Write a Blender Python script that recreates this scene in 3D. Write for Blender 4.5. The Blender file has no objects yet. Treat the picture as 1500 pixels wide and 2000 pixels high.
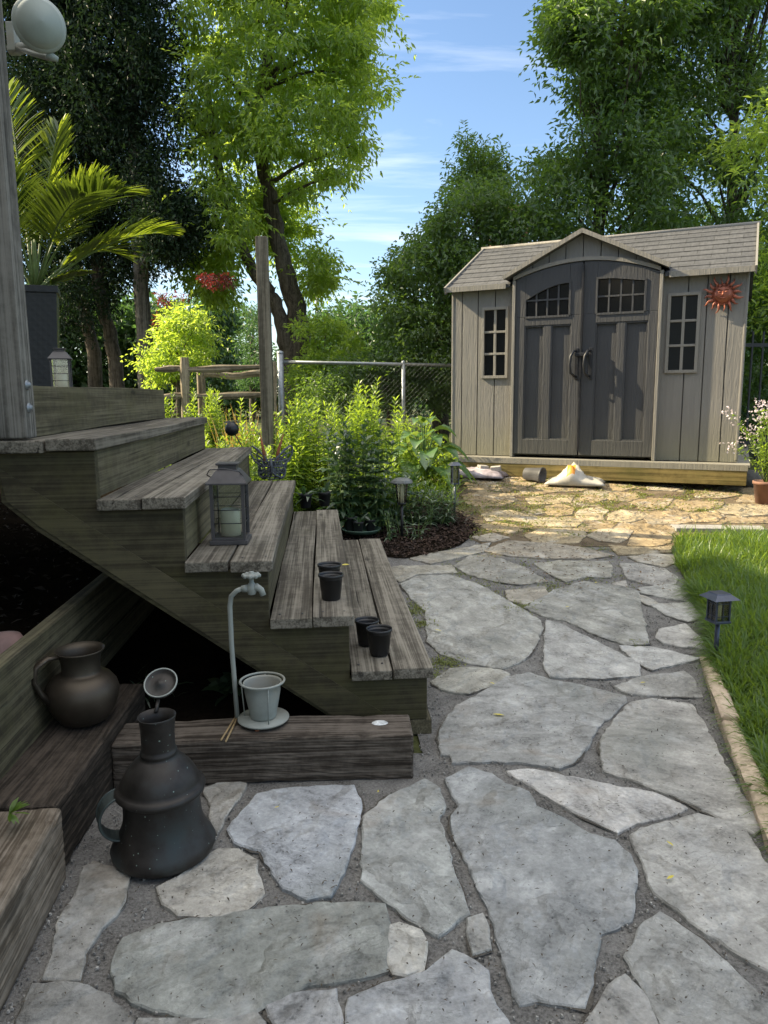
import bpy, bmesh, math, random
import numpy as np
from mathutils import Vector, Matrix
random.seed(7); rng = np.random.default_rng(11)
PI = math.pi
sc = bpy.context.scene
COL = sc.collection

# ------------------------------------------------------------ camera
F = 1450.0; PITCH = math.radians(9.0); ROLL = math.radians(0.45)
CAM = Vector((0, 0, 1.25))
_r0 = Vector((1, 0, 0)); _u0 = Vector((0, math.sin(PITCH), math.cos(PITCH))); _f = Vector((0, math.cos(PITCH), -math.sin(PITCH)))
_r = _r0*math.cos(ROLL) - _u0*math.sin(ROLL); _u = _r0*math.sin(ROLL) + _u0*math.cos(ROLL)
cd = bpy.data.cameras.new('camera'); cam = bpy.data.objects.new('camera', cd); COL.objects.link(cam)
cd.sensor_fit = 'VERTICAL'; cd.sensor_height = 36; cd.sensor_width = 27; cd.lens = F/2000*36
cd.clip_start = .05; cd.clip_end = 2000
M = Matrix((( _r.x, _u.x, -_f.x, 0), (_r.y, _u.y, -_f.y, 0), (_r.z, _u.z, -_f.z, 0), (0, 0, 0, 1)))
cam.matrix_world = Matrix.Translation(CAM) @ M
sc.camera = cam

# ------------------------------------------------------------ light
SUN_AZ = math.radians(15)      # sun stands to the left, this far behind the picture plane
SUN_EL = math.radians(34)
EXPOSURE = 1.45
SKY_STRENGTH = .085
sc.view_settings.view_transform = 'Standard'; sc.view_settings.look = 'None'
sc.view_settings.exposure = EXPOSURE; sc.view_settings.gamma = 1; sc.view_settings.use_curve_mapping = False
sundir = Vector((-math.cos(SUN_AZ)*math.cos(SUN_EL), math.sin(SUN_AZ)*math.cos(SUN_EL), math.sin(SUN_EL)))
sl = bpy.data.lights.new('sun', 'SUN'); sl.energy = 5.0; sl.angle = math.radians(.5); sl.color = (1, .85, .58)
so = bpy.data.objects.new('sun', sl); COL.objects.link(so)
so.rotation_euler = sundir.to_track_quat('Z', 'Y').to_euler(); so.location = (-20, 5, 15)
w = bpy.data.worlds.new('World'); sc.world = w; w.use_nodes = True
nt = w.node_tree; nd = nt.nodes; lk = nt.links
bg = nd['Background']; bg.inputs['Strength'].default_value = SKY_STRENGTH
sky = nd.new('ShaderNodeTexSky'); sky.sky_type = 'NISHITA'; sky.sun_disc = False
sky.sun_elevation = SUN_EL; sky.sun_rotation = math.atan2(sundir.x, sundir.y)
sky.air_density = 1.1; sky.dust_density = .5; sky.ozone_density = 3.0
tc = nd.new('ShaderNodeTexCoord')
def nmath(tree, op, a, b=None, c=None, clamp=False):
    n = tree.nodes.new('ShaderNodeMath'); n.operation = op; n.use_clamp = clamp
    for i, v in enumerate((a, b, c)):
        if v is None: continue
        if isinstance(v, (int, float)): n.inputs[i].default_value = v
        else: tree.links.new(v, n.inputs[i])
    return n.outputs[0]
sep = nd.new('ShaderNodeSeparateXYZ'); lk.new(tc.outputs['Generated'], sep.inputs[0])
# thin wisps on a plane of cloud: direction / height
zc = nmath(nt, 'MAXIMUM', sep.outputs['Z'], .06)
comb = nd.new('ShaderNodeCombineXYZ')
lk.new(nmath(nt, 'DIVIDE', sep.outputs['X'], zc), comb.inputs[0]); lk.new(nmath(nt, 'DIVIDE', sep.outputs['Y'], zc), comb.inputs[1])
mp = nd.new('ShaderNodeMapping'); mp.inputs['Rotation'].default_value = (0, 0, .35); mp.inputs['Scale'].default_value = (.55, 1.7, 1); mp.inputs['Location'].default_value = (3.1, .8, 0)
lk.new(comb.outputs[0], mp.inputs[0])
nz = nd.new('ShaderNodeTexNoise'); nz.inputs['Scale'].default_value = .9; nz.inputs['Detail'].default_value = 9; nz.inputs['Roughness'].default_value = .58; nz.inputs['Distortion'].default_value = .5
lk.new(mp.outputs[0], nz.inputs[0])
wisp = nmath(nt, 'MULTIPLY', nmath(nt, 'SUBTRACT', nz.outputs[0], .515), 3.6, clamp=True)
# unseen bright cloud behind the camera and overhead, added to fill the shade
back = nmath(nt, 'MULTIPLY', nmath(nt, 'SUBTRACT', nmath(nt, 'MULTIPLY', sep.outputs['Y'], -1), .1), .16, clamp=True)
up = nmath(nt, 'MULTIPLY', nmath(nt, 'ADD', sep.outputs['Z'], -.56), 4.0, clamp=True)
mask = nmath(nt, 'MAXIMUM', nmath(nt, 'MULTIPLY', wisp, .38), nmath(nt, 'MAXIMUM', back, up))
mx = nd.new('ShaderNodeMix'); mx.data_type = 'RGBA'
lk.new(mask, mx.inputs[0]); lk.new(sky.outputs[0], mx.inputs[6]); mx.inputs[7].default_value = (9.2, 9.1, 9.0, 1)
lk.new(mx.outputs[2], bg.inputs[0])
sc.cycles.max_bounces = 8; sc.cycles.transparent_max_bounces = 12

# ------------------------------------------------------------ projection helpers (calibrated from the photograph)
def ray(x, y): return _f + _r*((x-750)/F) - _u*((y-1000)/F)
def atz(x, y, z): d = ray(x, y); return CAM + d*((z-CAM.z)/d.z)
def aty(x, y, Y): d = ray(x, y); return CAM + d*(Y/d.y)
def H(Y):
    if Y < 2.7: return 0.0
    return min((Y-2.7)*.085, .42)
def G(x, y):
    a = atz(x, y, 0)
    if 0 < a.y < 2.7: return a
    lo, hi = 2.7, 40.
    for _ in range(50):
        m = (lo+hi)/2
        if aty(x, y, m).z > H(m): lo = m
        else: hi = m
    return aty(x, y, lo)

# ------------------------------------------------------------ object helpers
def tag(o, label=None, cat=None, group=None, kind=None):
    if label: o['label'] = label
    if cat: o['category'] = cat
    if group: o['group'] = group
    if kind: o['kind'] = kind
    return o
def thing(name, label, cat, loc=(0, 0, 0), rz=0, group=None):
    o = bpy.data.objects.new(name, None); COL.objects.link(o)
    o.location = loc; o.rotation_euler = (0, 0, rz); o.empty_display_size = .1
    return tag(o, label, cat, group)
def copy_tree(o, parent=None):
    c = o.copy(); COL.objects.link(c)
    if parent is not None: c.parent = parent
    for ch in list(o.children): copy_tree(ch, c)
    return c
class MB:
    def __init__(s): s.v = []; s.f = []; s.sm = []
    def add(s, vs, fs, smooth=False):
        b = len(s.v); s.v += [tuple(p) for p in vs]; s.f += [tuple(b+i for i in q) for q in fs]; s.sm += [smooth]*len(fs)
    def box(s, c, d, rot=None, bev=0):
        x, y, z = d[0]/2, d[1]/2, d[2]/2
        if bev <= 0:
            vs = [Vector(p) for p in [(-x,-y,-z),(x,-y,-z),(x,y,-z),(-x,y,-z),(-x,-y,z),(x,-y,z),(x,y,z),(-x,y,z)]]
            fs = [(0,3,2,1),(4,5,6,7),(0,1,5,4),(1,2,6,5),(2,3,7,6),(3,0,4,7)]
        else:
            bm = bmesh.new(); bmesh.ops.create_cube(bm, size=1)
            bmesh.ops.scale(bm, vec=(2*x, 2*y, 2*z), verts=bm.verts)
            bmesh.ops.bevel(bm, geom=list(bm.edges), offset=bev, segments=2, affect='EDGES', profile=.6)
            bm.verts.index_update(); vs = [v.co.copy() for v in bm.verts]; fs = [tuple(v.index for v in f.verts) for f in bm.faces]; bm.free()
        if rot is not None:
            m = rot if isinstance(rot, Matrix) else Matrix.Rotation(rot, 3, 'Z')
            vs = [m @ p for p in vs]
        c = Vector(c); s.add([p+c for p in vs], fs)
    def tube(s, pts, rad, n=8, caps=True, smooth=True, flat=None):
        pts = [Vector(p) for p in pts]; k = len(pts)
        if isinstance(rad, (int, float)): rad = [rad]*k
        rings = []; prev = None
        for i, p in enumerate(pts):
            t = (pts[min(i+1, k-1)]-pts[max(i-1, 0)]).normalized()
            if prev is None:
                a = Vector((0, 0, 1)) if abs(t.z) < .9 else Vector((1, 0, 0)); a = (a - t*a.dot(t)).normalized()
            else: a = (prev - t*prev.dot(t)); a = a.normalized() if a.length > 1e-6 else prev
            prev = a; b = t.cross(a)
            fl = flat or 1
            rings.append([p + (a*math.cos(2*PI*j/n) + b*math.sin(2*PI*j/n)*fl)*rad[i] for j in range(n)])
        vs = [q for r in rings for q in r]; fs = []
        for i in range(k-1):
            for j in range(n):
                fs.append((i*n+j, i*n+(j+1) % n, (i+1)*n+(j+1) % n, (i+1)*n+j))
        if caps: fs += [tuple(range(n))[::-1], tuple((k-1)*n+j for j in range(n))]
        s.add(vs, fs, smooth)
    def lathe(s, prof, n=32, c=(0, 0, 0), m=None, smooth=True, close=False, sx=1, sy=1):
        vs = []; fs = []; k = len(prof)
        for r, z in prof:
            for j in range(n):
                p = Vector((r*math.cos(2*PI*j/n)*sx, r*math.sin(2*PI*j/n)*sy, z))
                if m is not None: p = m @ p
                vs.append(p+Vector(c))
        for i in range(k-1):
            for j in range(n):
                fs.append((i*n+j, i*n+(j+1) % n, (i+1)*n+(j+1) % n, (i+1)*n+j))
        s.add(vs, fs, smooth)
    def prism(s, poly, a, b, plane='xz'):
        # poly in plane, extruded from a to b along the third axis
        n = len(poly)
        def P(p, t):
            if plane == 'xz': return (p[0], t, p[1])
            if plane == 'xy': return (p[0], p[1], t)
            return (t, p[0], p[1])
        vs = [P(p, a) for p in poly]+[P(p, b) for p in poly]
        fs = [tuple(range(n)), tuple(range(2*n-1, n-1, -1))]+[(i, i+n, (i+1) % n+n, (i+1) % n) for i in range(n)]
        s.add(vs, fs)
    def quad(s, a, b, c, d): s.add([a, b, c, d], [(0, 1, 2, 3)])
    def build(s, name, mat, parent=None, bevel=0, loc=None, tri=False, recalc=True):
        me = bpy.data.meshes.new(name); me.from_pydata(s.v, [], s.f)
        for i, p in enumerate(me.polygons): p.use_smooth = s.sm[i]
        if recalc or tri:
            bm = bmesh.new(); bm.from_mesh(me)
            if recalc: bmesh.ops.recalc_face_normals(bm, faces=bm.faces)
            if tri: bmesh.ops.triangulate(bm, faces=[f for f in bm.faces if len(f.verts) > 4])
            bm.to_mesh(me); bm.free()
        o = bpy.data.objects.new(name, me); COL.objects.link(o)
        if mat is not None: me.materials.append(mat)
        if parent is not None: o.parent = parent
        if loc is not None: o.location = loc
        if bevel:
            mo = o.modifiers.new('bevel', 'BEVEL'); mo.width = bevel; mo.segments = 2; mo.limit_method = 'ANGLE'; mo.angle_limit = .6
        return o
def npmesh(name, verts, quads, mat, parent=None, rnd=None, smooth=False):
    """big meshes of quads from numpy arrays; rnd is one number per face"""
    me = bpy.data.meshes.new(name)
    nv, nf = len(verts), len(quads)
    me.vertices.add(nv); me.vertices.foreach_set('co', np.asarray(verts, np.float32).ravel())
    me.loops.add(nf*4); me.loops.foreach_set('vertex_index', np.asarray(quads, np.int32).ravel())
    me.polygons.add(nf); me.polygons.foreach_set('loop_start', np.arange(0, nf*4, 4, dtype=np.int32)); me.polygons.foreach_set('loop_total', np.full(nf, 4, np.int32))
    me.polygons.foreach_set('use_smooth', np.full(nf, smooth))
    if rnd is not None:
        a = me.attributes.new('rnd', 'FLOAT', 'FACE'); a.data.foreach_set('value', np.asarray(rnd, np.float32))
    me.update(calc_edges=True); me.validate()
    me.materials.append(mat)
    o = bpy.data.objects.new(name, me); COL.objects.link(o)
    if parent is not None: o.parent = parent
    return o
def unit(v): return v/np.maximum(np.linalg.norm(v, axis=-1, keepdims=True), 1e-9)
def leaf_arrays(pos, dirs, L, W, fold=.15, up=None):
    """a pointed folded leaf: 4 verts (base, side, tip, side)"""
    n = len(pos); dirs = unit(dirs)
    if up is None: up = rng.normal(size=(n, 3))*.6+np.array([0, 0, 1.])
    side = unit(np.cross(dirs, up)); nor = np.cross(side, dirs)
    L = np.broadcast_to(np.asarray(L, float), (n,))[:, None]; W = np.broadcast_to(np.asarray(W, float), (n,))[:, None]
    mid = pos+dirs*L*.45
    v = np.stack([pos, mid+side*W*.5+nor*W*fold, pos+dirs*L-nor*L*.12, mid-side*W*.5+nor*W*fold], 1).reshape(-1, 3)
    q = np.arange(n*4).reshape(n, 4)
    return v, q
def long_leaf_arrays(pos, dirs, L, W, droop=.5, seg=4, up=None, fold=.1):
    """strap leaves of seg quads bending down"""
    n = len(pos); dirs = unit(dirs)
    if up is None: up = rng.normal(size=(n, 3))*.25+np.array([0, 0, 1.])
    side = unit(np.cross(dirs, up))
    L = np.broadcast_to(np.asarray(L, float), (n,)); W = np.broadcast_to(np.asarray(W, float), (n,)); droop = np.broadcast_to(np.asarray(droop, float), (n,))
    vs = []; 
    for k in range(seg+1):
        t = k/seg
        c = pos+dirs*(L*t)[:, None]; c = c.copy(); c[:, 2] -= droop*L*t*t*.6
        wd = (W*.5*(math.sin(min(1, t*1.3+.18)*PI*.5) if t < .55 else max(.04, (1-t)/.45*.98)))[:, None]
        vs += [c-side*wd, c+side*wd]
    v = np.stack(vs, 1).reshape(-1, 3)
    base = (np.arange(n)*(2*(seg+1)))[:, None]
    q = np.concatenate([base+np.array([2*k, 2*k+1, 2*k+3, 2*k+2]) for k in range(seg)], 1).reshape(-1, 4)
    return v, q
class LV:
    """collects leaf arrays for one mesh"""
    def __init__(s): s.v = []; s.q = []; s.r = []; s.n = 0
    def add(s, vq, r=None):
        v, q = vq; s.v.append(v); s.q.append(q+s.n); s.n += len(v)
        if r is not None and np.ndim(r) and len(r) != len(q): r = np.repeat(r, len(q)//len(r))
        if r is None: r = np.repeat(rng.random(len(v)//4 if len(q)*4 == len(v) else 1), 1) if len(q)*4 == len(v) else rng.random(len(q))
        s.r.append(np.broadcast_to(r, (len(q),)))
    def build(s, name, mat, parent=None):
        return npmesh(name, np.concatenate(s.v), np.concatenate(s.q), mat, parent, np.concatenate(s.r))

# ------------------------------------------------------------ materials
def newmat(name):
    m = bpy.data.materials.new(name); m.use_nodes = True; t = m.node_tree
    return m, t, t.nodes['Principled BSDF']
def N(t, kind, **kw):
    n = t.nodes.new('ShaderNode'+kind)
    for k, v in kw.items():
        if k in n.inputs: n.inputs[k].default_value = v
        else: setattr(n, k, v)
    return n
def ramp(t, fac, stops):
    n = t.nodes.new('ShaderNodeValToRGB'); e = n.color_ramp.elements
    while len(e) < len(stops): e.new(.5)
    for i, (p, c) in enumerate(stops):
        e[i].position = p; e[i].color = (c[0], c[1], c[2], 1) if not isinstance(c, (int, float)) else (c, c, c, 1)
    t.links.new(fac, n.inputs[0]); return n.outputs[0]
def mixc(t, fac, a, b, mode='MIX'):
    n = t.nodes.new('ShaderNodeMix'); n.data_type = 'RGBA'; n.blend_type = mode
    for i, v in ((0, fac), (6, a), (7, b)):
        if isinstance(v, (int, float)): n.inputs[i].default_value = v
        elif isinstance(v, tuple): n.inputs[i].default_value = (*v, 1)
        else: t.links.new(v, n.inputs[i])
    return n.outputs[2]
def coords(t, scale=(1, 1, 1), rot=(0, 0, 0), rand=False, space='Object'):
    c = N(t, 'TexCoord'); o = c.outputs[space]
    if rand:
        oi = N(t, 'ObjectInfo'); va = N(t, 'VectorMath', operation='SCALE'); va.inputs[0].default_value = (13.1, 7.7, 5.3)
        t.links.new(oi.outputs['Random'], va.inputs['Scale']); ad = N(t, 'VectorMath', operation='ADD')
        t.links.new(o, ad.inputs[0]); t.links.new(va.outputs[0], ad.inputs[1]); o = ad.outputs[0]
    m = N(t, 'Mapping'); m.inputs['Scale'].default_value = scale; m.inputs['Rotation'].default_value = rot
    t.links.new(o, m.inputs[0]); return m.outputs[0]
def noise(t, vec, scale, detail=6, rough=.6, dist=0):
    n = N(t, 'TexNoise'); n.inputs['Scale'].default_value = scale; n.inputs['Detail'].default_value = detail
    n.inputs['Roughness'].default_value = rough; n.inputs['Distortion'].default_value = dist
    t.links.new(vec, n.inputs[0]); return n.outputs[0]
def bump(t, p, h, strength=.5, dist=.01, prev=None):
    b = N(t, 'Bump'); b.inputs['Strength'].default_value = strength; b.inputs['Distance'].default_value = dist
    t.links.new(h, b.inputs['Height'])
    if prev is not None: t.links.new(prev, b.inputs['Normal'])
    t.links.new(b.outputs[0], p.inputs['Normal']); return b.outputs[0]
def wood(name, axis, dark, light, moss=0, mosscol=(.06, .06, .022), rot=(0, 0, 0), rough=.85, crack=.5, wet=0):
    m, t, p = newmat(name); ax = 'xyz'.index(axis)
    def st_(along, across, detail, rgh, dist=0):
        s = [across]*3; s[ax] = along; return noise(t, coords(t, tuple(s), rot, rand=True), 1.0, detail, rgh, dist)
    fib = st_(1.3, 150, 3, .55); mid = st_(.9, 38, 3, .55, .4); wide = st_(.8, 9, 4, .6, .8); ck = st_(1.1, 46, 2, .5, .25)
    v3 = coords(t, (1, 1, 1), rand=True); big = noise(t, v3, 3.2, 5, .6); blot = noise(t, v3, 17, 6, .7)
    f = nmath(t, 'ADD', nmath(t, 'ADD', nmath(t, 'MULTIPLY', fib, .3), nmath(t, 'MULTIPLY', mid, .25)), nmath(t, 'ADD', nmath(t, 'MULTIPLY', wide, .25), nmath(t, 'MULTIPLY', blot, .2)))
    c = ramp(t, f, [(.38, tuple(x*.62 for x in dark)), (.46, dark), (.55, light), (.66, tuple(min(1, x*1.3) for x in light))])
    if moss:
        mf = nmath(t, 'MULTIPLY', nmath(t, 'SUBTRACT', nmath(t, 'ADD', nmath(t, 'MULTIPLY', big, .7), nmath(t, 'MULTIPLY', blot, .3)), .52-.06*moss), 5*moss, clamp=True)
        c = mixc(t, nmath(t, 'MULTIPLY', mf, .7), c, mosscol)
    s = [5.5]*3; s[ax] = 1.1
    vo = N(t, 'TexVoronoi'); vo.inputs['Scale'].default_value = 1; t.links.new(coords(t, tuple(s), rot, rand=True), vo.inputs[0])
    kn = ramp(t, nmath(t, 'ADD', vo.outputs['Distance'], nmath(t, 'MULTIPLY', blot, .05)), [(.075, .28), (.10, .8), (.16, 1)])
    c = mixc(t, .8, c, mixc(t, 1, c, kn, 'MULTIPLY'))
    oi = N(t, 'ObjectInfo'); hv = N(t, 'HueSaturation'); t.links.new(c, hv.inputs['Color'])
    t.links.new(nmath(t, 'ADD', nmath(t, 'MULTIPLY', oi.outputs['Random'], .35), .82), hv.inputs['Value']); c = hv.outputs[0]
    cr = ramp(t, ck, [(.27, .12), (.315, 1)])
    c = mixc(t, crack, c, mixc(t, 1, c, cr, 'MULTIPLY'))
    t.links.new(c, p.inputs['Base Color']); p.inputs['Roughness'].default_value = rough
    p.inputs['Specular IOR Level'].default_value = .25
    b = bump(t, p, fib, .35, .003); b = bump(t, p, cr, .5, .004, b); bump(t, p, blot, .25, .004, b)
    return m
def plain(name, col, rough=.6, metal=0, var=.25, scale=30, bumpk=.1, dirt=None, spec=.5, fleck=None):
    m, t, p = newmat(name); v = coords(t, rand=True)
    n1 = noise(t, v, scale, 6, .6); n2 = noise(t, v, scale*.25, 5, .6)
    lo = tuple(x*(1-var) for x in col); hi = tuple(min(1, x*(1+var)) for x in col)
    c = ramp(t, nmath(t, 'MULTIPLY', nmath(t, 'ADD', n1, n2), .5), [(.35, lo), (.65, hi)])
    if dirt is not None: c = mixc(t, nmath(t, 'MULTIPLY', nmath(t, 'SUBTRACT', n2, .5), 5, clamp=True), c, dirt)
    if fleck is not None:
        vo = N(t, 'TexVoronoi'); vo.inputs['Scale'].default_value = 55; t.links.new(v, vo.inputs[0])
        c = mixc(t, ramp(t, nmath(t, 'ADD', vo.outputs['Distance'], nmath(t, 'MULTIPLY', n2, .35)), [(.24, 1), (.28, 0)]), c, fleck)
    t.links.new(c, p.inputs['Base Color']); p.inputs['Metallic'].default_value = metal
    t.links.new(nmath(t, 'ADD', nmath(t, 'MULTIPLY', n1, .3), rough-.15), p.inputs['Roughness'])
    p.inputs['Specular IOR Level'].default_value = spec
    if bumpk: bump(t, p, n1, bumpk, .004)
    return m
def leafmat(name, c1, c2, trans, tf=.45, gloss=.04, rough=.45):
    m = bpy.data.materials.new(name); m.use_nodes = True; t = m.node_tree; t.nodes.remove(t.nodes['Principled BSDF'])
    a = N(t, 'Attribute', attribute_name='rnd'); v = coords(t, space='Object'); big = noise(t, v, 1.1, 3, .5)
    f = nmath(t, 'ADD', nmath(t, 'MULTIPLY', a.outputs['Fac'], .6), nmath(t, 'MULTIPLY', big, .4))
    c = ramp(t, f, [(.15, c1), (.85, c2)])
    tr = mixc(t, nmath(t, 'MULTIPLY', a.outputs['Fac'], .6), trans, tuple(x*.55 for x in trans))
    d = N(t, 'BsdfDiffuse'); t.links.new(c, d.inputs[0]); tl = N(t, 'BsdfTranslucent'); t.links.new(tr, tl.inputs[0])
    g = N(t, 'BsdfGlossy'); g.inputs['Roughness'].default_value = rough; g.inputs[0].default_value = (1, 1, 1, 1)
    m1 = N(t, 'MixShader'); m1.inputs[0].default_value = tf; t.links.new(d.outputs[0], m1.inputs[1]); t.links.new(tl.outputs[0], m1.inputs[2])
    m2 = N(t, 'MixShader'); m2.inputs[0].default_value = gloss; t.links.new(m1.outputs[0], m2.inputs[1]); t.links.new(g.outputs[0], m2.inputs[2])
    t.links.new(m2.outputs[0], t.nodes['Material Output'].inputs[0]); return m
def glassmat(name, tint=(.8, .9, .85), f=.75, rough=.1):
    m = bpy.data.materials.new(name); m.use_nodes = True; t = m.node_tree; t.nodes.remove(t.nodes['Principled BSDF'])
    a = N(t, 'BsdfTransparent'); a.inputs[0].default_value = (*tint, 1); g = N(t, 'BsdfGlossy'); g.inputs['Roughness'].default_value = rough
    fr = N(t, 'Fresnel'); x = N(t, 'MixShader')
    t.links.new(nmath(t, 'ADD', fr.outputs[0], .03), x.inputs[0]); t.links.new(a.outputs[0], x.inputs[1]); t.links.new(g.outputs[0], x.inputs[2])
    t.links.new(x.outputs[0], t.nodes['Material Output'].inputs[0]); return m

# flagstone: cleft slate, one tint per stone
def stone_mat():
    m, t, p = newmat('flagstone'); v = coords(t)
    at = N(t, 'Attribute', attribute_name='tint')
    a2 = N(t, 'Attribute', attribute_name='seed')
    off = N(t, 'VectorMath', operation='ADD'); t.links.new(v, off.inputs[0])
    cs = N(t, 'CombineXYZ'); t.links.new(nmath(t, 'MULTIPLY', a2.outputs['Fac'], 40), cs.inputs[2]); t.links.new(cs.outputs[0], off.inputs[1]); v = off.outputs[0]
    rotv = N(t, 'VectorRotate'); rotv.rotation_type = 'Z_AXIS'; t.links.new(v, rotv.inputs['Vector']); t.links.new(nmath(t, 'MULTIPLY', a2.outputs['Fac'], 6.28), rotv.inputs['Angle'])
    mpn = N(t, 'Mapping'); mpn.inputs['Scale'].default_value = (1, 3.2, 1); t.links.new(rotv.outputs[0], mpn.inputs[0])
    cleft = noise(t, mpn.outputs[0], 4.5, 7, .55, .9)
    big = noise(t, v, 2.2, 4, .55, .4); mid = noise(t, v, 9, 7, .68, .3); fine = noise(t, v, 90, 5, .7); spk = noise(t, v, 42, 3, .6)
    f = nmath(t, 'ADD', nmath(t, 'MULTIPLY', cleft, .30), nmath(t, 'ADD', nmath(t, 'MULTIPLY', mid, .45), nmath(t, 'MULTIPLY', fine, .25)))
    lum = ramp(t, f, [(.37, .36), (.45, .74), (.53, 1.0), (.62, 1.45)])
    c = mixc(t, 1, at.outputs['Color'], lum, 'MULTIPLY')
    # pale mineral bloom with a torn edge
    bl = nmath(t, 'MULTIPLY', nmath(t, 'SUBTRACT', nmath(t, 'ADD', nmath(t, 'MULTIPLY', noise(t, v, 3.4, 3, .5, 1.2), .6), nmath(t, 'MULTIPLY', noise(t, v, 16, 6, .7), .4)), .53), 9, clamp=True)
    c = mixc(t, nmath(t, 'MULTIPLY', bl, .34), c, (.58, .58, .56))
    st = nmath(t, 'MULTIPLY', nmath(t, 'SUBTRACT', noise(t, v, 3.1, 5, .6, .6), .60), 6, clamp=True)
    c = mixc(t, nmath(t, 'MULTIPLY', st, .45), c, (.27, .20, .13))
    ol = nmath(t, 'MULTIPLY', nmath(t, 'SUBTRACT', big, .55), 6, clamp=True)
    c = mixc(t, nmath(t, 'MULTIPLY', ol, .45), c, (.17, .18, .16))
    # edges of split layers: thin broken contour lines
    ly = nmath(t, 'MULTIPLY', nmath(t, 'ADD', cleft, nmath(t, 'MULTIPLY', mid, .22)), 11)
    fr = nmath(t, 'FRACT', ly)
    line = ramp(t, fr, [(.0, .45), (.045, .62), (.10, 1.12), (.22, 1)])
    lm = nmath(t, 'MULTIPLY', nmath(t, 'SUBTRACT', noise(t, v, 5.2, 3, .5), .47), 9, clamp=True)
    c = mixc(t, nmath(t, 'MULTIPLY', lm, .65), c, mixc(t, 1, c, line, 'MULTIPLY'))
    vv = N(t, 'TexVoronoi'); vv.inputs['Scale'].default_value = 45; t.links.new(v, vv.inputs[0])
    ds = ramp(t, nmath(t, 'ADD', vv.outputs['Distance'], nmath(t, 'MULTIPLY', mid, .62)), [(.33, .2), (.40, 1)])
    c = mixc(t, .8, c, mixc(t, 1, c, ds, 'MULTIPLY'))
    t.links.new(c, p.inputs['Base Color']); p.inputs['Roughness'].default_value = .8; p.inputs['Specular IOR Level'].default_value = .3
    stp = N(t, 'Math', operation='SNAP'); t.links.new(ly, stp.inputs[0]); stp.inputs[1].default_value = 1
    b = bump(t, p, nmath(t, 'MULTIPLY', stp.outputs[0], nmath(t, 'MULTIPLY', lm, .07)), .8, .05); b = bump(t, p, mid, .4, .02, b); bump(t, p, fine, .7, .006, b)
    return m
def grit(name, c1, c2, scale=160, bumpk=.8, blot=5, warm=None):
    m, t, p = newmat(name); v = coords(t)
    a = noise(t, v, scale, 4, .75); b_ = noise(t, v, blot, 6, .65)
    c = ramp(t, nmath(t, 'ADD', nmath(t, 'MULTIPLY', a, .55), nmath(t, 'MULTIPLY', b_, .45)), [(.36, c1), (.5, tuple((x+y)/2 for x, y in zip(c1, c2))), (.66, c2)])
    if warm is not None: c = mixc(t, nmath(t, 'MULTIPLY', nmath(t, 'SUBTRACT', noise(t, v, 1.7, 5, .6), .5), 4, clamp=True), c, warm)
    t.links.new(c, p.inputs['Base Color']); p.inputs['Roughness'].default_value = .95; p.inputs['Specular IOR Level'].default_value = .2
    b = bump(t, p, a, bumpk, .008); bump(t, p, b_, .5, .03, b); return m
MAT = {}
MAT['stone'] = stone_mat()
MAT['sand'] = grit('sand', (.05, .038, .025), (.22, .17, .11), 120, .9, 6)
MAT['mortar'] = grit('mortar', (.06, .056, .052), (.30, .29, .27), 130, 1.0, 7)
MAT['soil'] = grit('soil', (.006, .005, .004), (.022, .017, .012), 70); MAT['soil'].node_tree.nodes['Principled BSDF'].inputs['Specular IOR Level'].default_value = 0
MAT['earth'] = grit('earth', (.03, .035, .014), (.09, .10, .035), 30)
MAT['bark_chip'] = plain('bark_chip', (.055, .032, .022), .9, var=.6, scale=20)
MAT['tread'] = wood('tread_wood', 'y', (.072, .063, .049), (.185, .167, .135), moss=.25, mosscol=(.10, .10, .06), crack=.8)
MAT['riser'] = wood('riser_wood', 'y', (.062, .054, .033), (.12, .106, .066), moss=.8, mosscol=(.085, .08, .035), crack=.35)
MAT['stringer'] = wood('stringer_wood', 'x', (.036, .031, .018), (.068, .060, .034), moss=1.0, mosscol=(.058, .055, .020), rot=(0, math.radians(-36), 0), crack=.35)
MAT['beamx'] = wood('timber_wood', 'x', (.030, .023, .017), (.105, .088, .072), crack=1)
MAT['darkbeam'] = wood('dark_timber_wood', 'y', (.018, .014, .010), (.06, .047, .036), crack=.8)
MAT['lightbeam'] = wood('pale_timber_wood', 'y', (.10, .078, .056), (.24, .20, .155), crack=.9)
MAT['retain'] = wood('retaining_wood', 'y', (.040, .035, .021), (.10, .088, .054), moss=.9, mosscol=(.065, .062, .028), crack=.5)
MAT['bedpost'] = wood('bed_post_wood', 'z', (.12, .105, .075), (.26, .23, .17), crack=.7)
MAT['post'] = wood('post_wood', 'z', (.075, .070, .06), (.175, .165, .145), crack=.8)
MAT['rail'] = wood('split_rail_wood', 'x', (.13, .105, .07), (.30, .25, .18), crack=.8)
MAT['railpost'] = wood('split_post_wood', 'z', (.13, .105, .07), (.30, .25, .18), crack=.8)
MAT['yellowbeam'] = wood('shed_beam_wood', 'x', (.12, .09, .03), (.25, .19, .07), moss=.9, mosscol=(.07, .075, .018), crack=.6)
MAT['bark'] = wood('bark', 'z', (.05, .04, .03), (.14, .115, .09), crack=1)
MAT['palebark'] = wood('pale_bark', 'z', (.07, .062, .05), (.20, .18, .15), crack=1)
MAT['shedwall'] = None
MAT['black'] = plain('black_plastic', (.012, .012, .013), .45, var=.2, spec=.5)
MAT['pot_inside'] = MAT['black']
MAT['metal_black'] = plain('black_metal', (.02, .021, .025), .45, metal=.3, var=.3)
MAT['lantern'] = plain('lantern_metal', (.07, .066, .068), .5, metal=.3, var=.2)
MAT['lampcap'] = plain('lamp_cap', (.06, .07, .10), .35, metal=.4, var=.2)
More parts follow.
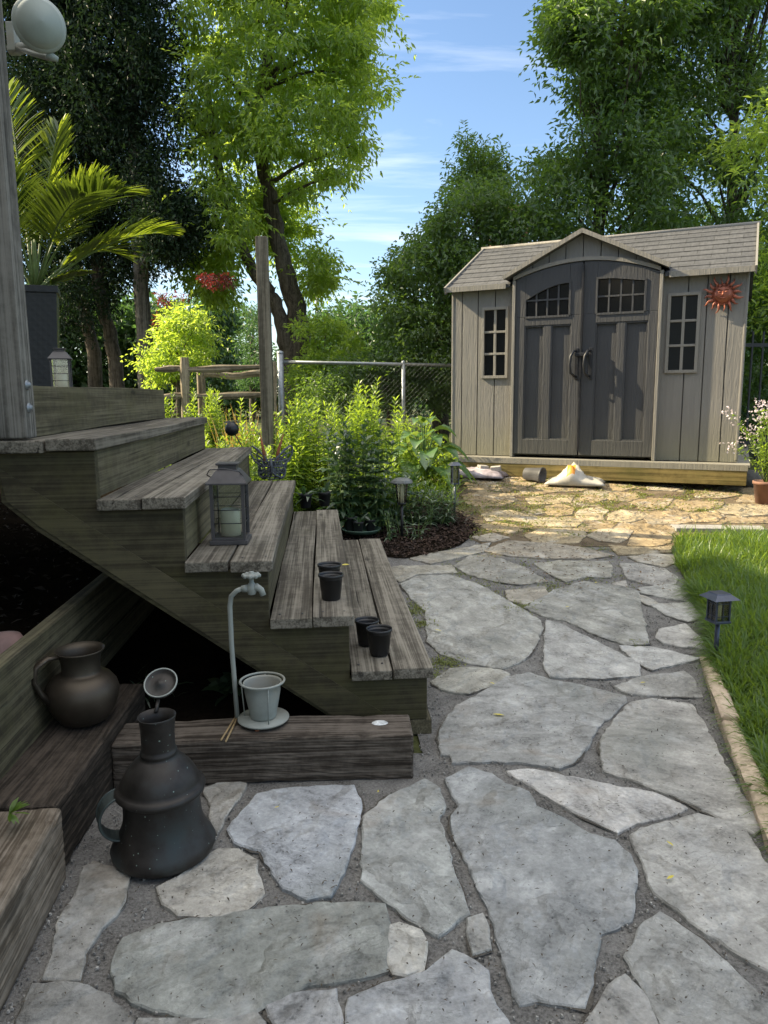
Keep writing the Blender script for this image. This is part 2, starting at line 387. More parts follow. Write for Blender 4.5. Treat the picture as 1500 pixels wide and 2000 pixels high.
MAT['enamel'] = plain('grey_enamel', (.26, .28, .255), .5, var=.2, scale=14, dirt=(.20, .17, .12), bumpk=.15)
MAT['rust'] = plain('rust', (.22, .08, .035), .9, var=.4)
MAT['copper'] = plain('aged_copper', (.032, .028, .025), .5, metal=.5, var=.4, scale=22, dirt=(.03, .042, .045), bumpk=.15, fleck=(.20, .26, .23))
MAT['jugcopper'] = plain('aged_brass', (.075, .06, .045), .48, metal=.7, var=.35, scale=10, dirt=(.045, .04, .03), bumpk=.1, fleck=(.12, .16, .13))
MAT['verdigris'] = plain('verdigris', (.055, .07, .068), .5, metal=.5, var=.35, scale=30)
MAT['wax'] = plain('candle_wax', (.76, .73, .56), .5, var=.05)
MAT['filigree'] = plain('dark_pewter', (.075, .085, .10), .5, metal=.4, var=.3)
MAT['steel'] = plain('galvanised', (.22, .24, .26), .45, metal=.6, var=.25)
MAT['terracotta'] = plain('terracotta', (.22, .115, .08), .85, var=.25, scale=12)
MAT['sunclay'] = plain('copper_clay', (.30, .095, .055), .42, metal=.35, var=.5, scale=22, bumpk=.3)
MAT['dish'] = plain('dish_paint', (.29, .33, .30), .5, var=.05)
MAT['pink'] = plain('faded_pot', (.34, .22, .20), .8, var=.35, scale=9)
MAT['tray'] = plain('green_tray', (.045, .085, .06), .5, var=.2)
MAT['planter'] = None
MAT['glass'] = glassmat('clear_glass', (.97, .98, .97))
MAT['lamp_glass'] = glassmat('lamp_glass', (.92, .9, .8))
MAT['brick'] = plain('brick_paver', (.33, .30, .27), .9, var=.2)
MAT['sandstone'] = grit('sandstone', (.40, .31, .22), (.62, .50, .37), 60, .5, 4)
MAT['slab'] = grit('slab', (.20, .19, .175), (.34, .325, .30), 70, .5, 4)
MAT['boxelder'] = leafmat('boxelder_leaf', (.05, .10, .015), (.13, .21, .035), (.66, .86, .09), .6)
MAT['ash'] = leafmat('dark_leaf', (.022, .06, .012), (.085, .15, .03), (.28, .46, .05), .42, gloss=.05)
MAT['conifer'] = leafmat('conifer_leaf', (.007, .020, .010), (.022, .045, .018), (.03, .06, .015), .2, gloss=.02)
MAT['bright'] = leafmat('bright_leaf', (.06, .12, .015), (.15, .23, .03), (.48, .66, .05), .5)
MAT['peony'] = leafmat('peony_leaf', (.012, .045, .016), (.04, .085, .025), (.10, .22, .03), .3, gloss=.09)
MAT['palm'] = leafmat('palm_leaf', (.02, .055, .012), (.07, .12, .02), (.34, .44, .03), .42, gloss=.05)
MAT['grass'] = leafmat('grass_blade', (.03, .085, .012), (.10, .17, .025), (.36, .50, .05), .45, gloss=.04)
MAT['drygrass'] = leafmat('dry_grass_blade', (.08, .12, .02), (.20, .22, .05), (.45, .45, .08), .4)
MAT['maple'] = leafmat('red_leaf', (.07, .012, .010), (.15, .025, .02), (.30, .035, .03), .4)
MAT['faricon'] = leafmat('far_leaf', (.03, .08, .04), (.08, .14, .06), (.15, .30, .06), .35)
MAT['yellowleaf'] = leafmat('yellow_leaf', (.55, .45, .05), (.70, .60, .10), (.7, .6, .1), .3)
MAT['petal'] = leafmat('petal', (.55, .45, .48), (.75, .68, .70), (.7, .6, .6), .4)
MAT['stem'] = plain('green_stem', (.10, .15, .035), .6, var=.3)
# ============================================================ THE SETTING
def strip_sheet(name, mat, x0, x1, y0, y1, dz, kind='structure', n=1):
    """a sheet following the slope of the garden"""
    ys = sorted({y0, y1, *[y for y in (2.7, 2.7+.42/.085) if y0 < y < y1]})
    m = MB(); vs = []
    for y in ys: vs += [(x0, y, H(y)+dz), (x1, y, H(y)+dz)]
    m.add(vs, [(2*i, 2*i+1, 2*i+3, 2*i+2) for i in range(len(ys)-1)])
    return tag(m.build(name, mat), kind=kind)
strip_sheet('ground', MAT['earth'], -400, 400, -60, 900, -.008)
# cement bed of the patio
m = MB()
def slab_poly(m, rows, dz):
    vs = []
    for (y, a, b) in rows: vs += [(a, y, H(y)+dz), (b, y, H(y)+dz)]
    m.add(vs, [(2*i, 2*i+1, 2*i+3, 2*i+2) for i in range(len(rows)-1)])
slab_poly(m, [(.3, -1.0, 1.75), (2.44, -1.0, 1.75), (2.45, .13, 1.75), (2.7, .11, 1.8), (4.6, -.05, 2.3), (5.15, .1, 2.5), (5.3, .5, 4.6), (7.64, .7, 4.8), (7.9, .75, 4.8)], .001)
tag(m.build('patio_bed', MAT['mortar']), kind='structure')
m = MB(); slab_poly(m, [(5.02, .72, 2.1), (5.25, .62, 2.25), (5.3, .6, 4.6), (7.64, .72, 4.8), (7.85, .75, 4.8)], .005)
tag(m.build('patio_sand', MAT['sand']), kind='structure')
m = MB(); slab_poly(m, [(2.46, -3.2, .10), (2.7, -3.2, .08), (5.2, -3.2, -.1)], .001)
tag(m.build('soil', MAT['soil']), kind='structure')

# ---- flagstones: outlines (photo pixels -> the ground)
def cA(*p): return [(750+x/2, 1280+y/2) for x, y in p]
def cB(*p): return [(x/2, 1500+y/2) for x, y in p]
def cC(*p): return [(740+x/1.974, 860+y/1.974) for x, y in p]
WHITE = (.50, .50, .49); GREY = (.38, .385, .375); BLUE = (.43, .445, .46); GREEN = (.33, .345, .33); WARM = (.42, .35, .23); TAN = (.40, .31, .18)
STONES = [
 (cA((215,320),(240,262),(285,205),(370,160),(480,90),(570,75),(640,100),(780,125),(940,170),(945,190),(900,230),(830,290),(800,360),(730,430),(680,450),(560,430),(420,420),(320,425),(270,430),(262,400),(225,395)), GREY),
 (cA((848,345),(900,260),(960,195),(1050,178),(1200,200),(1245,265),(1300,380),(1360,490),(1400,560),(1470,650),(1465,690),(1440,705),(1330,650),(1240,610),(1130,555),(1000,510),(860,460),(850,400)), (.44,.43,.40)),
 (cA((480,465),(560,455),(680,475),(850,510),(1050,545),(1120,575),(1180,605),(1130,630),(980,665),(910,700),(850,670),(740,620),(640,560),(560,510)), (.58,.57,.55)),
 (cA((965,715),(1000,690),(1130,660),(1230,632),(1320,655),(1390,670),(1430,730),(1480,820),(1560,880),(1620,1100),(1600,1290),(1500,1245),(1380,1180),(1200,1050),(1060,940),(1040,900),(1000,800)), (.46,.455,.43)),
 (cA((245,495),(330,450),(420,475),(470,515),(560,545),(590,600),(700,650),(800,710),(900,740),(960,790),(985,850),(975,960),(965,1045),(840,1095),(825,1170),(805,1290),(780,1385),(700,1375),(600,1360),(530,1370),(490,1270),(460,1150),(410,1000),(350,870),(300,760),(265,690),(265,640),(300,600),(270,560)), (.37,.385,.39)),
 ([(712,1600),(760,1560),(830,1528),(858,1545),(868,1580),(855,1600),(870,1650),(885,1710),(900,1750),(913,1790),(855,1833),(800,1800),(750,1760),(708,1725),(710,1660)], (.38,.395,.385)),
 (cA((20,1070),(60,1060),(140,1090),(165,1130),(150,1240),(90,1260),(40,1255),(18,1210)), (.55,.54,.50)),
 (cA((325,1045),(385,1025),(400,1080),(412,1160),(350,1180),(335,1130)), (.46,.46,.44)),
 ([(520,1972),(570,1950),(655,1942),(664,2000),(660,2090),(500,2090),(540,2010)], (.46,.47,.48)),
 ([(682,1960),(750,1930),(815,1915),(850,1895),(885,1865),(925,1885),(950,1905),(952,1940),(965,1970),(985,2000),(1040,2090),(670,2090)], (.46,.475,.49)),
 ([(1222,1875),(1260,1805),(1290,1790),(1350,1830),(1420,1890),(1480,1950),(1560,2030),(1600,2110),(1340,2110),(1290,2000),(1250,1925)], (.38,.385,.37)),
 ([(1120,2080),(1150,2000),(1190,1935),(1222,1912),(1262,1960),(1290,2040),(1300,2110),(1110,2110)], (.41,.405,.385)),
 (cA((185,110),(260,60),(350,55),(450,65),(490,80),(430,120),(330,155),(260,150),(220,135)), (.44,.43,.38)),
 ([(1067,1215),(1095,1222),(1171,1260),(1247,1298),(1250,1322),(1175,1328),(1075,1325),(1065,1308),(1064,1265)], (.48,.48,.46)),
 ([(1211,1265),(1277,1268),(1366,1290),(1310,1303),(1272,1311),(1241,1296)], (.52,.52,.5)),
 ([(1200,1345),(1250,1327),(1335,1315),(1355,1330),(1370,1365),(1300,1363),(1225,1358)], (.37,.365,.34)),
 (cC((85,560),(150,530),(270,525),(380,560),(480,615),(560,660),(620,700),(630,730),(600,800),(560,850),(480,885),(350,865),(240,830),(190,780),(180,660),(130,620)), (.41,.41,.38)),
 (cC((560,650),(680,580),(790,550),(940,570),(1000,590),(1010,660),(1040,790),(950,795),(850,760),(720,700),(640,685)), (.36,.36,.33)),
 (cC((1000,575),(1130,560),(1210,600),(1205,628),(1100,612),(1010,592)), (.48,.48,.45)),
 (cC((1050,640),(1200,630),(1245,690),(1190,705),(1110,680)), (.48,.48,.45)),
 (cC((1070,770),(1080,735),(1180,715),(1230,760),(1265,810),(1150,800),(1100,790)), (.54,.53,.5)),
 (cC((930,480),(1000,480),(1100,500),(1150,530),(1140,560),(1060,565),(960,540)), (.45,.44,.41)),
 (cC((290,490),(350,450),(470,462),(560,495),(650,550),(540,560),(430,545),(340,520)), (.36,.35,.31)),
 (cC((600,480),(700,468),(890,475),(900,500),(890,535),(800,530),(720,550),(660,520)), (.37,.36,.31)),
 (cC((120,460),(200,440),(330,420),(430,400),(400,435),(310,455),(200,480)), (.40,.37,.31)),
 (cC((400,430),(500,392),(650,400),(800,420),(905,450),(800,460),(650,460),(500,450)), (.42,.38,.31)),
 (cC((490,585),(640,570),(650,600),(560,640),(500,620)), (.42,.39,.33)),
 (cC((360,378),(440,362),(500,378),(440,395),(390,392)), (.46,.41,.33)),
 (cC((960,455),(1050,442),(1140,446),(1140,478),(1100,492),(1000,472)), (.50,.46,.38)),
 (cC((900,557),(950,547),(955,575),(920,567)), (.46,.44,.40)),
 (cC((1000,600),(1040,612),(1085,640),(1040,640),(1005,622)), (.40,.38,.33)),
 (cC((20,500),(80,490),(280,488),(300,515),(150,520),(80,550)), (.40,.38,.32)),
 (cB((890,250),(960,170),(1010,110),(1150,85),(1380,80),(1410,150),(1400,210),(1380,300),(1340,420),(1290,515),(1200,520),(1110,480),(1060,400),(1020,335),(920,300)), (.50,.53,.57)),
 (cB((620,480),(700,440),(850,330),(930,330),(1000,375),(1000,420),(1030,500),(960,560),(860,590),(700,585),(640,540)), (.55,.53,.48)),
 (cB((440,780),(480,680),(620,625),(860,592),(1050,560),(1300,540),(1500,545),(1515,600),(1510,800),(1400,830),(1200,860),(1100,910),(1000,960),(880,1000),(700,980),(560,940),(460,880)), (.33,.345,.325)),
 (cB((370,380),(440,400),(500,440),(470,560),(390,640),(330,740),(310,840),(170,838),(200,760),(240,600),(300,500),(330,400)), (.36,.355,.33)),
 (cB((130,860),(300,858),(420,905),(520,1000),(470,1150),(40,1150),(90,960)), (.31,.31,.295)),
 (cB((800,90),(880,60),(960,70),(930,130),(880,190),(850,270),(820,240),(830,160)), (.40,.39,.36)),
 (cB((900,990),(1000,975),(1030,1010),(1060,1130),(800,1130),(500,1130),(540,1000),(700,1000)), (.40,.40,.38)),
]
NEARN = len(STONES)
FAR = [((560,372),(620,347),(700,342),(785,347),(800,368),(768,398),(690,403),(600,398)), ((800,372),(850,348),(930,342),(980,352),(955,385),(925,398),(850,393)), ((968,385),(992,354),(1060,352),(1133,356),(1124,400),(1070,413),(962,410)), ((885,408),(960,416),(1070,418),(1128,410),(1125,436),(1010,443),(925,447)),
 ((395,290),(500,272),(580,290),(636,305),(600,322),(500,312),(420,315)), ((384,332),(440,318),(520,330),(556,350),(500,364),(420,350)), ((640,260),(700,246),(755,266),(742,290),(690,298),(650,290)), ((575,316),(650,303),(740,303),(785,320),(760,338),(680,337),(600,334)), ((772,270),(850,262),(886,275),(862,298),(870,310),(780,315),(757,295)), ((886,290),(930,272),(1010,282),(1045,290),(1010,310),(950,323),(884,311)),
 ((780,216),(860,211),(876,234),(830,244),(777,240)), ((890,206),(990,206),(1006,225),(960,240),(890,234)), ((995,247),(1060,232),(1128,241),(1100,264),(1040,274),(1002,269)), ((540,197),(640,168),(740,163),(820,171),(828,185),(780,200),(690,202),(600,214),(560,210)), ((462,182),(540,164),(610,167),(545,193),(480,204)), ((332,167),(430,162),(460,176),(440,195),(350,195)), ((322,215),(400,201),(500,211),(536,235),(480,255),(380,260),(332,245)), ((566,228),(650,214),(755,217),(738,244),(650,250),(585,250)),
 ((1020,303),(1055,284),(1150,273),(1188,290),(1205,318),(1150,328),(1040,325)), ((1204,288),(1300,273),(1328,300),(1300,318),(1222,320)), ((1142,246),(1230,236),(1330,242),(1318,262),(1200,277),(1162,265)), ((1352,250),(1520,255),(1520,290),(1400,298),(1344,280)), ((840,167),(950,162),(994,185),(940,198),(850,195)), ((1024,163),(1120,167),(1186,181),(1140,199),(1040,195)), ((1214,191),(1330,196),(1395,214),(1330,227),(1222,224)), ((1405,216),(1520,216),(1520,244),(1376,240)), ((1342,303),(1520,302),(1520,324),(1332,322)), ((484,152),(560,143),(650,147),(600,159),(520,159)), ((700,153),(840,148),(890,156),(800,164),(722,161))]
def clip_half(poly, p, n):
    out = []
    for i in range(len(poly)):
        a, b = poly[i], poly[(i+1) % len(poly)]
        da = (a[0]-p[0])*n[0]+(a[1]-p[1])*n[1]; db = (b[0]-p[0])*n[0]+(b[1]-p[1])*n[1]
        if da <= 0: out.append(a)
        if da*db < 0:
            t = da/(da-db); out.append((a[0]+(b[0]-a[0])*t, a[1]+(b[1]-a[1])*t))
    return out
def inpoly(x, y, poly):
    c = False; j = len(poly)-1
    for i in range(len(poly)):
        if (poly[i][1] > y) != (poly[j][1] > y) and x < (poly[j][0]-poly[i][0])*(y-poly[i][1])/(poly[j][1]-poly[i][1])+poly[i][0]: c = not c
        j = i
    return c
world_stones = []
_c = random.Random(8)
STONES = STONES+[(cC(*p), _c.choice([(.40, .31, .18), (.42, .35, .23), (.44, .38, .28), (.36, .28, .17)])) for p in FAR]
for poly, tint in STONES:
    world_stones.append(([(lambda q: (q.x, q.y))(G(*p)) for p in poly], tint, .012))
seeds = []
rs = random.Random(5)
yy = 5.10; row = 0
while yy < 7.75:
    xx = .35+rs.random()*.3
    stepy = .24+rs.random()*.14
    while xx < 4.6:
        seeds.append((xx+rs.uniform(-.1, .1), yy+rs.uniform(-.13, .13))); xx += rs.uniform(.30, .85)
    yy += stepy; row += 1
region = [(.56, 5.02), (1.2, 5.08), (1.9, 5.0), (2.2, 5.0), (2.25, 5.35), (2.9, 5.25), (4.6, 5.2), (4.6, 7.8), (.6, 7.95), (.55, 5.9), (.75, 5.5)]
for i, s in enumerate(seeds):
    poly = [(s[0]-1, s[1]-1), (s[0]+1, s[1]-1), (s[0]+1, s[1]+1), (s[0]-1, s[1]+1)]
    for j, o in enumerate(seeds):
        if i == j: continue
        d = (o[0]-s[0], o[1]-s[1]); L = math.hypot(*d)
        if L > 2: continue
        n = (d[0]/L, d[1]/L); g = rs.uniform(.003, .012)
        poly = clip_half(poly, ((s[0]+o[0])/2-n[0]*g, (s[1]+o[1])/2-n[1]*g), n)
        if len(poly) < 3: break
    if len(poly) < 3: continue
    cx = sum(p[0] for p in poly)/len(poly); cy = sum(p[1] for p in poly)/len(poly)
    if not inpoly(cx, cy, region): continue
    k = rs.uniform(.85, 1.15); t = rs.choice([TAN, WARM, (.38, .32, .22), (.34, .26, .15)])
    world_stones.append((poly, tuple(c*k*.9 for c in t), .004+rs.random()*.002))
JV = []; JF = []; bmv = []; bmf = []; tints = []; sds = []
def add_stone(poly, tint, h, rs):
    global bmv, bmf
    area = sum(poly[i][0]*poly[(i+1) % len(poly)][1]-poly[(i+1) % len(poly)][0]*poly[i][1] for i in range(len(poly)))
    if area < 0: poly = poly[::-1]
    pts = []
    for i in range(len(poly)):
        a = Vector(poly[i]); b = Vector(poly[(i+1) % len(poly)]); L = (b-a).length; n = max(1, int(L/.022))
        d = (b-a); nn = Vector((d.y, -d.x)).normalized(); ph = rs.random()*9; amp = min(.010, L*.05)
        for k in range(n):
            t = k/n; w_ = math.sin(t*PI)
            o = (math.sin(ph+t*L*34)*.35+math.sin(ph*2+t*L*91)*.3)*amp*w_+rs.uniform(-1, 1)*.0028
            pts.append(a+d*t+nn*o)
    n = len(pts); ins = []
    tilt = (rs.uniform(-.006, .006), rs.uniform(-.006, .006)); c0 = sum(pts, Vector((0, 0)))/n
    for i in range(n):
        e = (pts[(i+1) % n]-pts[i-1]); nn = Vector((-e.y, e.x)).normalized()
        ins.append(nn)
    rings = []
    ch = rs.uniform(.003, .008)
    for off, z in ((-.007, -.01), (-.006, h*.7), (-.004+ch*.3, h*.96), (-.004+ch, h)):
        rings.append([(p.x+q.x*off, p.y+q.y*off, H(p.y)+z+((p.x-c0.x)*tilt[0]+(p.y-c0.y)*tilt[1] if z > 0 else 0)+(rs.uniform(-.0015, .0015) if 0 < z < h else 0)) for p, q in zip(pts, ins)])
    base = len(bmv)
    for r_ in rings: bmv += r_
    fs = []
    for k in range(3):
        for i in range(n): fs.append((base+k*n+i, base+k*n+(i+1) % n, base+(k+1)*n+(i+1) % n, base+(k+1)*n+i))
    fs.append(tuple(base+3*n+i for i in range(n)))
    bmf += fs; sd = rs.random()
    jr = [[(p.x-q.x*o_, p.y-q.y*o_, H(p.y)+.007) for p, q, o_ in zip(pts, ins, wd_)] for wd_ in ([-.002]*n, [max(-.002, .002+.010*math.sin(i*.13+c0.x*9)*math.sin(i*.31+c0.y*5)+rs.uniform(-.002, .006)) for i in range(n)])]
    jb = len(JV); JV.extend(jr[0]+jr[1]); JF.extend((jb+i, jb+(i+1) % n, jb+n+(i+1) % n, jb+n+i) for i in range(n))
    tints.extend([(tint[0]*.79, tint[1]*.775, tint[2]*.75)]*len(fs)); sds.extend([sd]*len(fs))
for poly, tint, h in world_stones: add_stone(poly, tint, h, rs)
me = bpy.data.meshes.new('flagstone_path'); me.from_pydata(bmv, [], bmf)
a = me.attributes.new('tint', 'FLOAT_COLOR', 'FACE'); a.data.foreach_set('color', np.array([(*t, 1) for t in tints], np.float32).ravel())
a = me.attributes.new('seed', 'FLOAT', 'FACE'); a.data.foreach_set('value', np.array(sds, np.float32))
bm = bmesh.new(); bm.from_mesh(me); bmesh.ops.triangulate(bm, faces=[f for f in bm.faces if len(f.verts) > 4], quad_method='BEAUTY', ngon_method='BEAUTY'); bm.to_mesh(me); bm.free()
me.materials.append(MAT['stone'])
path = bpy.data.objects.new('flagstone_path', me); COL.objects.link(path); tag(path, kind='structure')
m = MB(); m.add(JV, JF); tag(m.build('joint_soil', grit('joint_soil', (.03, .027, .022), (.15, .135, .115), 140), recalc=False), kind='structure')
STONEPOLYS = [s[0] for s in world_stones]

# ---- loose grit and tiny debris on the patio (uncountable)
m = LV(); n = 2600
px = rng.uniform(-.95, 1.6, n); py = 1.1+rng.random(n)**1.5*4
pos = np.stack([px, py, np.array([H(y) for y in py])+.019], 1)
keep = ~((px < .1) & (py > 2.1)); pos = pos[keep]; n = len(pos)
d = rng.normal(size=(n, 3)); d[:, 2] *= .15
m.add(leaf_arrays(pos, d, rng.uniform(.004, .016, n), rng.uniform(.002, .005, n), fold=.4, up=np.tile([0, 0, 1.], (n, 1))))
tag(m.build('patio_debris', plain('debris', (.06, .045, .03), .9, var=.6)), 'scatter of tiny dark twigs and grit on the flagstones', 'debris', kind='stuff')

# loose pebbles and crumbs of mortar
P_ = []
while len(P_) < 4200:
    x = rng.uniform(-.95, 1.7); y = 1.15+rng.random()**1.4*3.4
    if x < .12 and y > 2.2: continue
    if any(inpoly(x, y, q) for q in STONEPOLYS[:NEARN]) and rng.random() > .04: continue
    P_.append((x, y, H(y)+.006))
pos = np.array(P_); n = len(pos); sz = rng.uniform(.0012, .0036, n)[:, None, None]
cube = np.array([(-1,-1,-1),(1,-1,-1),(1,1,-1),(-1,1,-1),(-.7,-.7,1),(.7,-.7,1),(.7,.7,1),(-.7,.7,1)])[None]*sz*rng.uniform(.6, 1.3, (n, 8, 3))
V_ = (cube+pos[:, None, :]).reshape(-1, 3); Q_ = (np.arange(n)[:, None, None]*8+np.array([(0,3,2,1),(4,5,6,7),(0,1,5,4),(1,2,6,5),(2,3,7,6),(3,0,4,7)])[None]).reshape(-1, 4)
tag(npmesh('loose_grit', V_, Q_, plain('grit_grain', (.22, .21, .19), .9, var=.8, scale=60)), 'loose grit and crumbs of mortar in the joints of the path', 'grit', kind='stuff')
# leaf litter and crumbs lying in the sunlit part
m = LV(); n = 4600; px = rng.uniform(.6, 4.2, n); py = rng.uniform(4.1, 7.5, n); pos = np.stack([px, py, np.array([H(y) for y in py])+.022], 1)
d = rng.normal(size=(n, 3)); d[:, 2] *= .2; m.add(leaf_arrays(pos, d, rng.uniform(.006, .03, n), rng.uniform(.004, .012, n), fold=.3, up=np.tile([0, 0, 1.], (n, 1))))
tag(m.build('leaf_litter', plain('litter', (.16, .10, .05), .9, var=.7)), 'brown crumbs of leaf litter on the sunlit patio', 'leaf litter', kind='stuff')
# ---- bark mulch round the plants
mul = [(lambda q: (q.x, q.y))(G(*p)) for p in [(742, 1088), (790, 1092), (840, 1086), (900, 1066), (938, 1036), (905, 1008), (870, 990)]]+[(.62, 6.2), (.7, 7.9), (-.6, 7.9), (-.5, 4.9)]
m = MB(); m.add([(x, y, H(y)+.006) for x, y in mul], [tuple(range(len(mul)))])
tag(m.build('mulch_soil', MAT['soil'], tri=True), kind='structure')
m = LV(); P_ = []
while len(P_) < 5200:
    x = rng.uniform(-.3, .85); y = rng.uniform(4.75, 6.6)
    if inpoly(x, y, mul): P_.append((x, y, H(y)+.012+rng.random()*.022))
pos = np.array(P_); n = len(pos); d = rng.normal(size=(n, 3)); d[:, 2] *= .35
m.add(leaf_arrays(pos, d, rng.uniform(.015, .05, n), rng.uniform(.006, .018, n), fold=.25))
tag(m.build('bark_mulch', MAT['bark_chip']), 'dark brown bark mulch around the path lights', 'mulch', kind='stuff')

# ---- lawn on the right
lawn = [(lambda q: (q.x, q.y))(G(*p)) for p in [(1322, 1052), (1318, 1100), (1345, 1150), (1385, 1210), (1398, 1290), (1425, 1370), (1462, 1450), (1506, 1560), (1580, 1700)]]
lawn = lawn+[(1.9, 1.4), (6, 1.4), (6, 5.15), (2.6, 5.15)]
m = MB(); m.add([(x, y, H(y)+.012) for x, y in lawn], [tuple(range(len(lawn)))])
tag(m.build('lawn_soil', MAT['earth'], tri=True), kind='structure')
m = LV(); P_ = []
while len(P_) < 52000:
    x = rng.uniform(1.05, 3.3); y = rng.uniform(1.6, 5.15)
    if x < .62*y+.3 and inpoly(x, y, lawn): P_.append((x, y, H(y)+.008))
pos = np.array(P_); n = len(pos)
cl = np.sin(pos[:, 0]*9+2*np.sin(pos[:, 1]*5))*np.sin(pos[:, 1]*8+1.3*np.sin(pos[:, 0]*6))
d = rng.normal(size=(n, 3))*.38; d[:, 2] = 1; d[:, 0] -= .12+.25*cl; d[:, 1] += .2*cl
m.add(long_leaf_arrays(pos, d, rng.uniform(.07, .19, n)*(1+.35*cl), rng.uniform(.003, .0075, n), droop=rng.uniform(.2, 1.3, n), seg=3))
P2 = []
for k in range(9):
    a, b = lawn[k % 8+0], lawn[k % 8+1]
for k in range(2600):
    i = rng.integers(2, 8); a, b = np.array(lawn[i]), np.array(lawn[i+1]); q = a+(b-a)*rng.random()+np.array([rng.uniform(0, .06), 0]); P2.append((q[0], q[1], H(q[1])+.01))
pos = np.array(P2); n = len(pos); d = rng.normal(size=(n, 3))*.4; d[:, 2] = .8; d[:, 0] -= .6
m.add(long_leaf_arrays(pos, d, rng.uniform(.08, .2, n), rng.uniform(.003, .006, n), droop=rng.uniform(.6, 1.5, n), seg=3))
tag(m.build('lawn_grass', MAT['grass']), 'long unmown green grass of the lawn beside the path', 'grass', kind='stuff')

# ---- tufts in the joints of the patio
m = LV()
def tuft(px, py, r, n, L, W=.005):
    c = G(px, py); q = rng.normal(size=(n, 2))*r; q[:, 1] *= .8
    pos = np.stack([c.x+q[:, 0], c.y+q[:, 1], np.array([H(c.y+v) for v in q[:, 1]])+.002], 1)
    d = rng.normal(size=(n, 3))*.7; d[:, 2] = .8
    m.add(long_leaf_arrays(pos, d, rng.uniform(.5, 1.2, n)*L, W, droop=.9, seg=3))
for a in [(1010, 1190, .05, 130, .05), (1025, 1183, .04, 60, .045), (812, 1195, .04, 160, .045), (825, 1220, .04, 120, .05), (810, 1180, .05, 90, .04), (868, 1298, .035, 110, .05), (880, 1292, .04, 70, .04), (1240, 1257, .025, 60, .04), (950, 1140, .06, 90, .03), (1000, 1165, .06, 90, .03), (1085, 1150, .05, 90, .03), (850, 1320, .03, 60, .04), (1000, 1040, .09, 160, .04), (1050, 1022, .1, 220, .045), (1100, 1010, .1, 90, .03), (990, 985, .08, 90, .04), (930, 1000, .06, 120, .05), (1110, 1140, .05, 40, .03), (960, 1160, .05, 60, .03), (1180, 1075, .04, 50, .03)]: tuft(*a)
rr = random.Random(3)
for k in range(120): tuft(rr.uniform(900, 1440), rr.uniform(932, 1000), .045, 44, .05, .011)
for k in range(46): tuft(rr.uniform(860, 1230), rr.uniform(1070, 1165), .05, 26, .03, .007)
for k in range(70): tuft(rr.uniform(900, 1200), rr.uniform(960, 1050), .045, 44, .045, .010)
tag(m.build('joint_weeds', MAT['drygrass']), 'short weeds growing in the joints of the sunlit patio', 'weeds', kind='stuff')

# ---- sandstone edging along the lawn: three long curb pieces
E_ = [G(1379, 1288), G(1425, 1430), G(1478, 1560), G(1545, 1720)]
for k in range(3):
    a, b = E_[k], E_[k+1]; d = (b-a); L = d.length; ang = math.atan2(d.y, d.x)
    bmm = bmesh.new(); bmesh.ops.create_cube(bmm, size=1); bmesh.ops.scale(bmm, vec=(L-.006, .062, .07), verts=bmm.verts)
    bmesh.ops.subdivide_edges(bmm, edges=bmm.edges, cuts=5, use_grid_fill=True)
    for v in bmm.verts:
        if v.co.z > .03: v.co.z -= (abs(v.co.y)/.031)**4*.012
        v.co += Vector((0, rng.normal()*.0016, rng.normal()*.0016))
    me = bpy.data.meshes.new('stone_curb'); bmm.to_mesh(me); bmm.free(); me.materials.append(MAT['sandstone'])
    for p in me.polygons: p.use_smooth = True
    o = bpy.data.objects.new('stone_curb', me); COL.objects.link(o); mid = (a+b)/2
    o.location = (mid.x+.0, mid.y, H(mid.y)+.012); o.rotation_euler = (0, 0, ang)
    tag(o, ['buff stone curb farthest along the lawn edge beside the path light', 'buff stone curb in the middle of the lawn edge', 'buff stone curb nearest the right edge of the photo'][k], 'curb', 'stone curbs along the lawn')
# concrete slabs at the lawn's far edge
for k, (a, b) in enumerate([((1320, 1041), (1428, 1043)), ((1430, 1043), (1500, 1046))]):
    A_, B_ = G(*a), G(*b); m = MB(); d = B_-A_; L = d.length+.0
    m.box((L/2, .09, .012), (L-.01, .16, .03), bev=.004)
    o = m.build('edge_slab', MAT['slab'], loc=(A_.x, A_.y, H(A_.y)+.008)); o.rotation_euler = (0, math.radians(-1.2*k), math.atan2(d.y, d.x))
    tag(o, ['long flat concrete slab lying at the far edge of the lawn', 'second concrete slab at the lawn edge by the right photo edge'][k], 'slab', 'concrete slabs edging the lawn')

